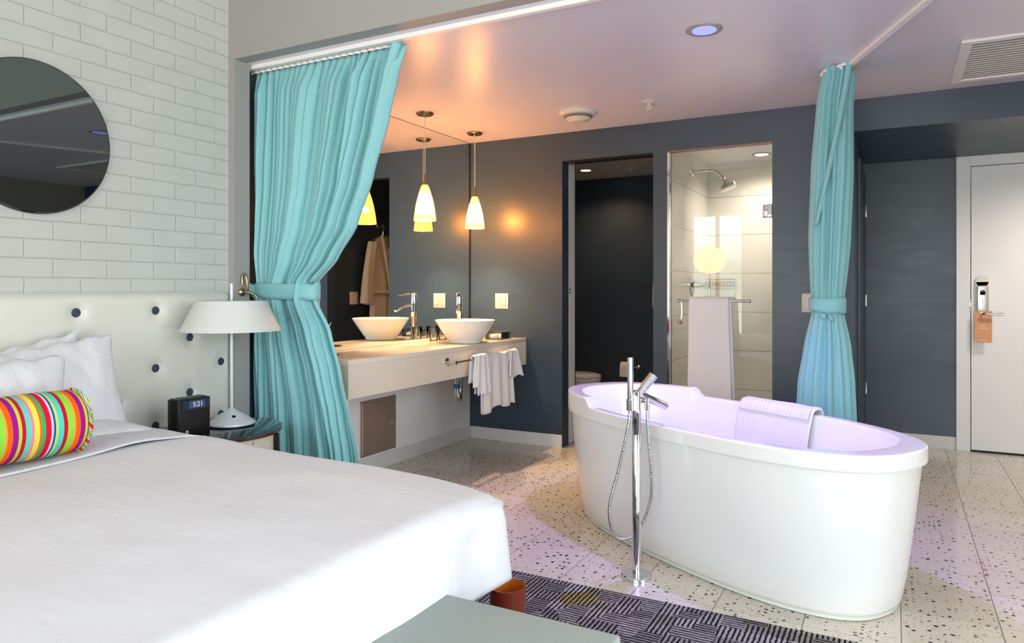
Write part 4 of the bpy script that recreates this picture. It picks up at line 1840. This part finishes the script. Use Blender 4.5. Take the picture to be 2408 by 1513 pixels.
def towel(u, v):
    x = -.175 + .43 * u
    x += .02 * math.sin(v * 3)
    # local superellipse half width at x
    def hw(a, bb):
        return bb * (1 - min(1, abs(x / a)) ** TN) ** (1 / TN)
    o_, i_ = hw(.93, .42) + .014, hw(.822, .370)
    pts = [Vector((o_ + .010, .50)), Vector((o_ + .008, .575)), Vector((o_ + .003, .630)), Vector((o_ - .012, .646)), Vector(((o_ + i_) / 2, .650)), Vector((i_ - .002, .646)), Vector((i_ - .020, .628)),
           Vector((hw(.800, .352) - .022, .55)), Vector((hw(.765, .33) - .022, .42)), Vector((hw(.72, .30) - .024, .32)), Vector((hw(.66, .265) - .02, .26))]
    s = v * (len(pts) - 1)
    i = min(int(s), len(pts) - 2)
    f = s - i
    p = pts[i].lerp(pts[i + 1], f)
    wob = .004 * noise.noise(Vector((x * 12, v * 6, 0)))
    return tm @ Vector((x, p.x + wob, p.y + wob))


b = BM()
grid(b, towel, 36, 60)
obj('cloth', b, M['terryrib'], tw, solid=0.012, sub=1)
b = BM()
grid(b, lambda u, v: tm @ ((tm.inverted() @ towel(.02 + .96 * u, .50 + .14 * v)) + Vector((0, -.013, .004))), 30, 8)
obj('border_fold', b, M['terryrib'], tw, solid=0.006, sub=1)

# ------------------------------------------------------------------ tub filler
FP = Vector((-.953, 2.889, 0))
tf = thing('tub_filler', 'chrome freestanding tub filler with hand shower in front of the bathtub', 'faucet', FP)
rt = Vector((math.cos(YAW), math.sin(YAW), 0))       # to the picture's right at the filler
fw = Vector((-math.sin(YAW), math.cos(YAW), 0))
nrm = Vector((.515, .857, 0))                        # towards the tub
zf_ = lambda y: CAM_H - (y - 683) / 1686 * 2.99
b = BM()
lathe(b, [(.064, .0005), (.064, .012), (.060, .016), (.018, .017)], FP, 40)
obj('base_plate', b, M['chrome'], tf)
b = BM()
lathe(b, [(.0185, .016), (.0185, .595), (.0178, .596), (.0178, .599), (.0185, .600), (.0185, .775), (.015, .78)], FP, 32)
obj('column', b, M['chrome'], tf)
# mixer lever
b = BM()
p0 = FP + Vector((0, 0, .755))
cyl(b, p0, p0 + rt * .022 + nrm * .01 + Vector((0, 0, .035)), .0165, .0165, 24)
p1 = p0 + rt * .022 + nrm * .01 + Vector((0, 0, .037))
cyl(b, p1, p1 + rt * .032 + nrm * .012 + Vector((0, 0, .052)), .0195, .0195, 28)
obj('mixer_lever', b, M['chrome'], tf)
# spout
b = BM()
s0 = FP + rt * .012 + Vector((0, 0, .765))
s1 = s0 + nrm * .145 + Vector((0, 0, -.062))
cyl(b, s0, s1, .0165, .0165, 28)
obj('spout', b, M['chrome'], tf)
# hand shower held left of the column
hs0 = FP - rt * .028 - fw * .012
b = BM()
cyl(b, hs0 + Vector((0, 0, .705)), hs0 + Vector((0, 0, .920)), .0125, .0125, 24)
obj('hand_shower', b, M['chrome'], tf)
b = BM()
cyl(b, hs0 + Vector((0, 0, .70)), hs0 + Vector((0, 0, .745)), .0165, .0165, 24)
cyl(b, hs0 + Vector((0, 0, .738)), FP + Vector((0, 0, .738)), .007, .007, 12)
obj('holder_ring', b, M['chrome'], tf)
b = BM()
o1 = FP + rt * .044
cyl(b, o1 + Vector((0, 0, .700)), o1 + Vector((0, 0, .750)), .0105, .0105, 20)
cyl(b, o1 + Vector((0, 0, .735)), FP + Vector((0, 0, .735)), .006, .006, 12)
obj('hose_outlet', b, M['chrome'], tf)
b = BM()
back = fw * .03
pts = [hs0 + Vector((0, 0, .70)), hs0 - rt * .012 + Vector((0, 0, .62)), FP - rt * .075 + Vector((0, 0, .45)), FP - rt * .112 + Vector((0, 0, .31)), FP - rt * .110 + Vector((0, 0, .22)),
       FP - rt * .085 + back * .5 + Vector((0, 0, .165)), FP - rt * .045 + back + Vector((0, 0, .150)), FP - rt * .005 + back * 1.1 + Vector((0, 0, .165)), FP + rt * .035 + back + Vector((0, 0, .225)),
       FP + rt * .062 + back * .6 + Vector((0, 0, .32)), FP + rt * .064 + back * .3 + Vector((0, 0, .42)), FP + rt * .048 + Vector((0, 0, .60)), o1 + Vector((0, 0, .70))]
tube(b, pts, .0065, 12, 10)
obj('hose', b, M['hose'], tf)

# ------------------------------------------------------------------ bed
BX0, BX1, BY0, BY1 = -2.985, -1.03, 0.02, 1.965
bed = thing('bed', 'wide bed with white mattress against the white headboard', 'bed', (-2.0, 1.0, 0))
b = BM()
box(b, BX0 + .01, BX1 - .08, BY0 + .02, BY1 - .14, .27, .37, 0.03, 2)
obj('bed_base', b, M['sheet'], bed)
b = BM()
box(b, BX0, BX1 - .06, BY0, BY1 - .12, .37, .565, 0.06, 4)
obj('mattress', b, M['sheet'], bed)
for (x, y) in ((BX1 + .0, BY1 - .065), (BX1 - .04, BY0 + .1), (BX0 + .15, BY1 - .16), (BX0 + .15, BY0 + .1)):
    b = BM()
    rr = []
    cxx, cyy = x, y
    for z, r in ((0.004, .045), (.06, .048), (.16, .052), (.31, .056)):
        rr.append([Vector((cxx + r * math.cos(t_), cyy + r * math.sin(t_), z)) for t_ in [2 * PI * i / 28 for i in range(28)]])
    for z, r in ((.31, .0505), (.16, .0465)):
        rr.append([Vector((cxx + r * math.cos(t_), cyy + r * math.sin(t_), z)) for t_ in [2 * PI * i / 28 for i in range(28)]])
    rings(b, rr)
    o_ = obj('leg', b, [M['redwood'], M['amber']], bed)
    for p in o_.data.polygons:
        zc = sum(o_.data.vertices[i].co.z for i in p.vertices) / len(p.vertices)
        rc = max((o_.data.vertices[i].co.xy - Vector((cxx + 2.0, cyy - 1.0))).length for i in p.vertices)
        if rc < .0515 and zc > .15:
            p.material_index = 1
            p.use_smooth = True

dv = thing('duvet', 'plain white duvet spread over the bed and hanging at the foot', 'duvet', (-1.9, 1.0, .6))


def duvet(u, v):
    """u across (Y) from near to far, v along X from the turned-down head edge to the foot, sheet wraps down"""
    ext = .165                                     # hang length
    x0, x1 = -2.42, BX1 + .035
    y0, y1 = BY0 - .01, BY1 + .0
    R_ = .075
    def prof(s, lim):
        # s: arc length beyond lim - R_ ; returns (horizontal, drop)
        if s <= 0:
            return s, 0.0
        arc = R_ * PI / 2
        if s < arc:
            a = s / R_
            return R_ * math.sin(a), R_ * (1 - math.cos(a))
        return R_ + .02 * (s - arc) / ext, R_ + (s - arc)
    L = (x1 - R_ - x0) + R_ * PI / 2 + ext
    sx = v * L
    dx, dzx = prof(sx - (x1 - R_ - x0), 0)
    W = (y1 - y0 - 2 * R_) + 2 * (R_ * PI / 2 + ext)
    sy = u * W - W / 2
    half = (y1 - y0) / 2 - R_
    dy, dzy = prof(abs(sy) - half, 0)
    y = (y0 + y1) / 2 + math.copysign(half + dy, sy)
    x = x1 - R_ + dx
    # round the plan corner
    if dzx > 0 and dzy > 0:
        d = math.hypot(dx, dy)
        k = 1.0
        if d > R_:
            mxx = max(dx, dy)
            k = mxx / d
        x = x1 - R_ + dx * k
        y = (y0 + y1) / 2 + math.copysign(half + dy * k, sy)
    dz = max(dzx, dzy) if min(dzx, dzy) <= 0 else min(max(dzx, dzy) + .25 * min(dzx, dzy), R_ + ext)
    z = .622 - dz
    n1 = noise.noise(Vector((x * 2.0, y * 2.0, 0.3)))
    n2 = noise.noise(Vector((x * 5.0 + 4, y * 5.0, 1.3)))
    z += .010 * n1 + .004 * n2
    edge = max(0, (y - (y1 - .35)) / .35)
    z += .018 * math.exp(-((x + 2.40) / .25) ** 2) * max(0, min(1, (y - 1.2) / .5)) * (1 if dz < .05 else 0.3)
    z -= .016 * edge ** 2 * (1 if dz < .02 else 0)
    kx = max(0, min(1, (x - (x1 - .55)) / .55))
    ky = max(0, min(1, (y - 1.2) / .75))
    y -= .10 * kx ** 2.6 * ky ** 1.5
    z -= .030 * kx ** 2 * ky ** 3 * (1 if dz < .05 else .6)
    if dz > R_:
        x += .010 * n2 * 1.5
        y += .010 * n2
    # gently crowned middle
    z += .012 * math.sin(PI * min(1, max(0, (y - y0) / (y1 - y0)))) * (1 if dz < .02 else max(0, 1 - dz / .1))
    return Vector((x, y, max(z, .24)))


b = BM()
grid(b, lambda u, v: duvet(v, u), 120, 120)
obj('duvet_cover', b, M['linen'], dv, smooth=70, solid=0.022, offset=-1.0)
b = BM()


def fold(u, v):
    y = BY0 - .0 + (BY1 - BY0 - .005) * u
    x = -2.70 + .32 * v
    n1 = .006 * noise.noise(Vector((x * 5, y * 4, 2)))
    far = max(0, (y - (BY1 - .16)) / .16)
    z = .640 + .012 * math.sin(PI * v) - .05 * far ** 2.2 + n1 + .018 * math.exp(-((y - 1.62) / .22) ** 2) - .012 * math.sin(v * 3)
    return Vector((x, y, z))


grid(b, fold, 80, 20)
obj('turned_down_edge', b, M['linen'], dv, smooth=70, solid=0.008)
b = BM()
tube(b, [Vector((-2.384, BY0 + (BY1 - BY0 - .05) * k / 12, fold(k / 12 * .97, 1.0).z + .003)) for k in range(13)], .0025, 6, 4)
obj('edge_seam', b, simple('grey_stitched_seam', (186, 186, 194), 0.9, nscale=20, var=0.1), dv)


# pillows
def pillow(name, label, wdt, hgt, thk, mtx, seed, mat=None, group=None):
    t = thing(name, label, 'pillow', mtx.translation, group)
    b = BM()
    N = 44

    def f(side):
        def g(u, v):
            s, t_ = u * 2 - 1, v * 2 - 1
            e = (1 - abs(s) ** 2.6) * (1 - abs(t_) ** 2.6)
            th_ = thk / 2 * max(0, e) ** .5
            pin = 1 - .07 * (1 - abs(s) ** 2) * abs(t_) ** 2
            pin2 = 1 - .07 * (1 - abs(t_) ** 2) * abs(s) ** 2
            x, y = s * wdt / 2 * pin2, t_ * hgt / 2 * pin
            cr_ = noise.noise(Vector((s * 2.2 + seed, t_ * 2.2, seed))) * .020 + noise.noise(Vector((s * 6 + seed, t_ * 3 + s * 4, seed + 3))) * .010
            edge_w = .006 * math.sin(s * 20 + seed) * abs(t_) ** 8
            return mtx @ Vector((x, y + edge_w, side * (th_ + cr_ * e)))
        return g
    grid(b, f(1), N, N)
    grid(b, f(-1), N, N)
    bmesh.ops.remove_doubles(b, verts=b.verts, dist=.0006)
    obj('pillowcase', b, mat or M['sheet'], t, smooth=80)
    return t


def pose(center, wax, hax):
    wx, hx = Vector(wax).normalized(), Vector(hax).normalized()
    nx = wx.cross(hx).normalized()
    hx = nx.cross(wx)
    m = Matrix((wx, hx, nx)).transposed().to_4x4()
    m.translation = Vector(center)
    return m


pillow('pillow', 'rear white pillow leaning on the headboard, only its top corner showing', .74, .44, .15, pose((-2.905, 1.415, .762), (0.0, 1, .16), (-.12, -.10, 1)), 1.3)
pillow('pillow', 'large white pillow with pointed corner leaning in front of the rear pillow', .78, .46, .17, pose((-2.79, 1.455, .768), (0.0, 1, .09), (-.22, .17, 1)), 5.1)
pillow('pillow', 'white front pillow behind the striped bolster at the left edge', .74, .42, .15, pose((-2.65, 1.18, .765), (.02, 1, -.02), (-.25, 0, 1)), 9.4)
pillow('pillow', 'flat white pillow lying under the leaning pillows, its corner showing', .72, .44, .11, pose((-2.80, 1.475, .655), (0.03, 1, 0), (1, 0, 0.0)), 3.3)

# bolster
BR = .108
bc = Vector((-2.47, 1.445, .757))
bo = thing('bolster', 'round bolster cushion with bright multicolour stripes', 'cushion', (bc.x, bc.y - .42, bc.z - BR))
b = BM()
rr = []
L_ = .86
prof = [(0.02, 0)] + [(BR * (1 - .25 * (1 - min(1, k / 5)) ** 2.2), .001 + .012 * k / 5) for k in range(6)]
ys_ = []
for k in range(61):
    ys_.append(bc.y - L_ + L_ * k / 60)
for y in ys_:
    e = min(1, (bc.y - y) / .018, (y - (bc.y - L_)) / .018)
    r = BR * (.965 + .035 * max(0, e)) + .0015 * math.sin(y * 25)
    rr.append([Vector((bc.x + r * math.cos(t_) + (y - bc.y) * .05, y, bc.z + r * .985 * math.sin(t_))) for t_ in [2 * PI * i / 56 for i in range(56)]])
rings(b, rr)
obj('cover', b, M['stripes'], bo, smooth=50)
b = BM()
pp = [Vector((bc.x + (BR * .985) * math.cos(t_), bc.y + .002, bc.z + BR * .97 * math.sin(t_))) for t_ in [2 * PI * i / 48 for i in range(49)]]
segc = []
tube(b, pp, .0065, 10, 1, caps=False)
pipm = NT('striped_piping')
v_ = pipm.coord((1, 1, 1))
wv = pipm.n('TexWave')
wv.inputs['Scale'].default_value = 9
wv.inputs['Distortion'].default_value = 2
wv.bands_direction = 'DIAGONAL'
pipm.l(v_, wv.inputs['Vector'])
pipm.set(color=pipm.ramp(wv.outputs['Fac'], [(0, lin((196, 22, 52))), (.18, lin((222, 218, 84))), (.36, lin((86, 206, 190))), (.52, lin((10, 86, 160))), (.66, lin((235, 190, 215))), (.8, lin((255, 100, 22))), (.9, lin((60, 180, 90)))], 'CONSTANT'), rough=.85)
obj('piping', b, pipm.m, bo)

# headboard
hbd = thing('headboard', 'tall white padded headboard with slate buttons on the brick wall', 'headboard', (-3.03, 1.0, 0))
HX = -3.005
btn = []
for r_ in range(-1, 9):
    z = 1.106 - .1335 * r_
    for k in range(-6, 3):
        y = 2.148 + .365 * k + (.1825 if r_ % 2 else 0)
        if not (abs(z - .972) < .02 and y < 2.2):
            btn.append((y, z))
b = BM()


def hb_front(u, v):
    y = -.65 + (2.575 + .65) * u
    z = .12 + (1.188 - .12) * v
    x = HX
    ey = min(y + .65, 2.575 - y)
    ez = min(z - .12, 1.188 - z)
    e = min(ey, ez)
    if e < .045:
        k = 1 - e / .045
        x -= .045 * (1 - math.sqrt(max(0, 1 - k * k)))
    d2 = min((y - a) ** 2 + (z - c) ** 2 for a, c in btn)
    x -= .018 * math.exp(-d2 / (.035 ** 2))
    return Vector((x, y, z))


grid(b, hb_front, 230, 80)
obj('padded_panel', b, M['vinyl'], hbd, smooth=80)
b = BM()
box(b, -3.0655, -3.045, -.65, 2.575, .12, 1.188, 0.004, 1)
obj('back_board', b, M['vinyl'], hbd)
for (y, z) in btn:
    if -.55 < y < 2.55 and .5 < z < 1.15 and y > .9:
        b = BM()
        lathe(b, [(.0205, -.004), (.0205, .003), (.017, .007), (.0, .0085)], (HX - .0165, y, z), 20, (1, 0, 0))
        obj('button', b, M['button'], hbd)

# ------------------------------------------------------------------ nightstand, lamp, clock
NC = Vector((-2.775, 2.275))
NR = .298
ns = thing('nightstand', 'round cream nightstand with dark glossy top beside the bed', 'nightstand', (NC.x, NC.y, 0))
TZ = .565


def dring(r, z, flat=-2.998):
    return [Vector((max(flat, NC.x + r * math.cos(t_)), NC.y + r * math.sin(t_), z)) for t_ in [2 * PI * i / 72 for i in range(72)]]


b = BM()
rings(b, [dring(NR - .004, TZ - .022), dring(NR, TZ - .018), dring(NR, TZ - .008)])
obj('wood_edge', b, M['walnut'], ns)
b = BM()
rings(b, [dring(NR, TZ - .008), dring(NR, TZ - .002), dring(NR - .004, TZ)])
obj('glass_top', b, M['tabletop'], ns)
b = BM()
rings(b, [dring(NR - .015, .12), dring(NR - .015, TZ - .022)])
dd = obj('drum', b, M['cream'], ns)
b = BM()
for a in (-.35, -.1):
    p = Vector((NC.x + (NR - .014) * math.cos(a), NC.y + (NR - .014) * math.sin(a), 0))
    cyl(b, (p.x, p.y, .13), (p.x, p.y, TZ - .03), .0015, seg=6)
obj('door_gap', b, M['plasticgrey'], dd)
for a in (.42, -.7, -1.9):
    p = Vector((NC.x + (NR - .006) * math.cos(a), NC.y + (NR - .006) * math.sin(a), 0))
    b = BM()
    box(b, p.x - .011, p.x + .011, p.y - .011, p.y + .011, 0.004, TZ - .022, 0.002, 1)
    obj('leg', b, M['black'], ns)

LC = (-2.752, 2.352)
tlp = thing('table_lamp', 'silver table lamp with wide white cone shade on the nightstand', 'lamp', (LC[0], LC[1], TZ))
b = BM()
lathe(b, [(0, .001), (.102, .001), (.105, .004), (.105, .007)], (LC[0], LC[1], TZ), 48)
obj('foot_pad', b, M['black'], tlp)
b = BM()
lathe(b, [(.104, .0071), (.107, .011), (.106, .016), (.060, .050), (.012, .078), (.008, .082)], (LC[0], LC[1], TZ), 48)
bs = obj('base', b, M['lampgrey'], tlp)
b = BM()
lathe(b, [(0.0, .005), (.009, .004), (.010, 0), (.009, -.004)], (LC[0] + .049, LC[1] - .030, TZ + .0465), 16, (.42, -.26, .72))
obj('switch', b, M['black'], bs)
b = BM()
cyl(b, (LC[0], LC[1], TZ + .078), (LC[0], LC[1], 1.232), .0085, .0075, 20)
obj('stem', b, M['lampgrey'], tlp)
b = BM()
lathe(b, [(.157, 1.150), (.226, 1.010), (.2235, 1.010), (.155, 1.1475), (.012, 1.1475), (.012, 1.150)], (LC[0], LC[1], 0), 64)
obj('lamp_shade', b, M['lampwhite'], tlp)

ck = thing('clock_radio', 'black clock radio with lit digits on the nightstand', 'clock', (-2.70, 2.055, TZ))
b = BM()
box(b, -2.712, -2.64, 1.985, 2.142, TZ + .001, .738, 0.004, 2)
obj('housing', b, M['black'], ck)
b = BM()
box(b, -2.6405, -2.638, 2.005, 2.140, .690, .733, 0.001, 1)
dp = obj('display', b, M['display'], ck)
b = BM()
box(b, -2.6382, -2.6376, 2.035, 2.112, .697, .728)
obj('lcd_panel', b, simple('lcd_backlight', (58, 84, 116), .3, nscale=9, var=.1), ck, smooth=0)
text_mesh('5:21', .030, M['digits'], dp, (-2.6372, 2.078, .712), (PI / 2, 0, PI / 2), 'digits', .0003)
b = BM()
for k in range(6):
    box(b, -2.704, -2.652, 1.992 + k * .025, 2.006 + k * .025, .738, .742, 0.001, 1)
obj('buttons', b, simple('grey_green_buttons', (72, 84, 86), .4, nscale=20, var=.2), ck)
b = BM()
# small square mark low on the front
for q in ((2.020, 2.024, .592, .606), (2.028, 2.032, .592, .606), (2.020, 2.032, .590, .594), (2.024, 2.028, .600, .604)):
    box(b, -2.6402, -2.6392, *q)
obj('front_mark', b, M['plastic'], ck, smooth=0)
b = BM()
pts = []
for k in range(26):
    a = k * .75
    r = .032 + .006 * math.sin(k * 1.7)
    pts.append(Vector((-2.72 + r * math.cos(a), 1.995 - .05 + r * .9 * math.sin(a), TZ + .012 + .018 * (k % 4) / 3)))
tube(b, [(-2.755, 1.99, TZ + .03)] + pts, .0028, 6, 4)
cdm = obj('power_cord', b, M['blackmat'])
tag(cdm, 'coiled black cable lying beside the clock radio on the nightstand', 'cable')

# round wall mirror
rm = thing('round_wall_mirror', 'large round frameless smoked mirror on the white brick wall', 'mirror', (-3.05, 1.64, 1.51))
b = BM()
lathe(b, [(.306, 0), (.306, .018), (.304, .020), (0, .020)], (XL + .001, 1.640, 1.818), 96, (1, 0, 0))
o_ = obj('mirror_glass', b, M['darkmirror'], rm, smooth=20)
b = BM()
lathe(b, [(.304, -.001), (.309, 0), (.309, .017), (.306, .018)], (XL + .001, 1.640, 1.818), 96, (1, 0, 0))
obj('mirror_edge', b, M['black'], rm)

# bench at the foot of the bed
bn = thing('bench', 'low pale grey felt bench at the foot of the bed', 'bench', (-.76, .9, 0))
b = BM()
box(b, -.992, -.527, .15, 1.492, .13, .448, 0.008, 3)
obj('upholstered_seat', b, M['bench'], bn)
for x in (-.95, -.57):
    for y in (.2, 1.44):
        b = BM()
        box(b, x - .02, x + .02, y - .02, y + .02, 0.004, .13, 0.003, 1)
        obj('leg', b, M['walnut'], bn)

# ------------------------------------------------------------------ behind the camera (seen in reflections)
gl = thing('globe_floor_lamp', 'lit round paper globe floor lamp by the windows, seen reflected in shower glass', 'floor lamp', (-2.52, -1.15, 0))
b = BM()
bmesh.ops.create_uvsphere(b, u_segments=32, v_segments=20, radius=.245, matrix=Matrix.Translation((-2.52, -1.15, 1.66)) @ Matrix.Scale(.86, 4, (0, 0, 1)))
obj('globe_shade', b, M['globe'], gl)
b = BM()
cyl(b, (-2.52, -1.15, .03), (-2.52, -1.15, 1.46), .012, seg=14)
obj('pole', b, M['lampgrey'], gl)
b = BM()
lathe(b, [(.15, .0045), (.15, .02), (.02, .032)], (-2.52, -1.15, 0), 32)
obj('base', b, M['lampgrey'], gl)

SL = [('left', -2.10, -1.62), ('right', 1.7, 2.14)]
for i, (sname, x0, x1) in enumerate(SL):
    t = thing('sheer_curtain', 'white sheer curtain at the %s of the wide rear window, behind the camera' % sname, 'curtain', ((x0 + x1) / 2, REAR + .1, 0))
    b = BM()
    grid(b, lambda v, u, x0=x0, x1=x1: Vector((x0 + (x1 - x0) * u, REAR + .10 + .028 * math.sin(2 * PI * 9 * u + .4 * math.sin(v * 3)), 2.70 - 2.68 * v)), 20, 120)
    obj('curtain_panel', b, M['sheer'], t, smooth=80)
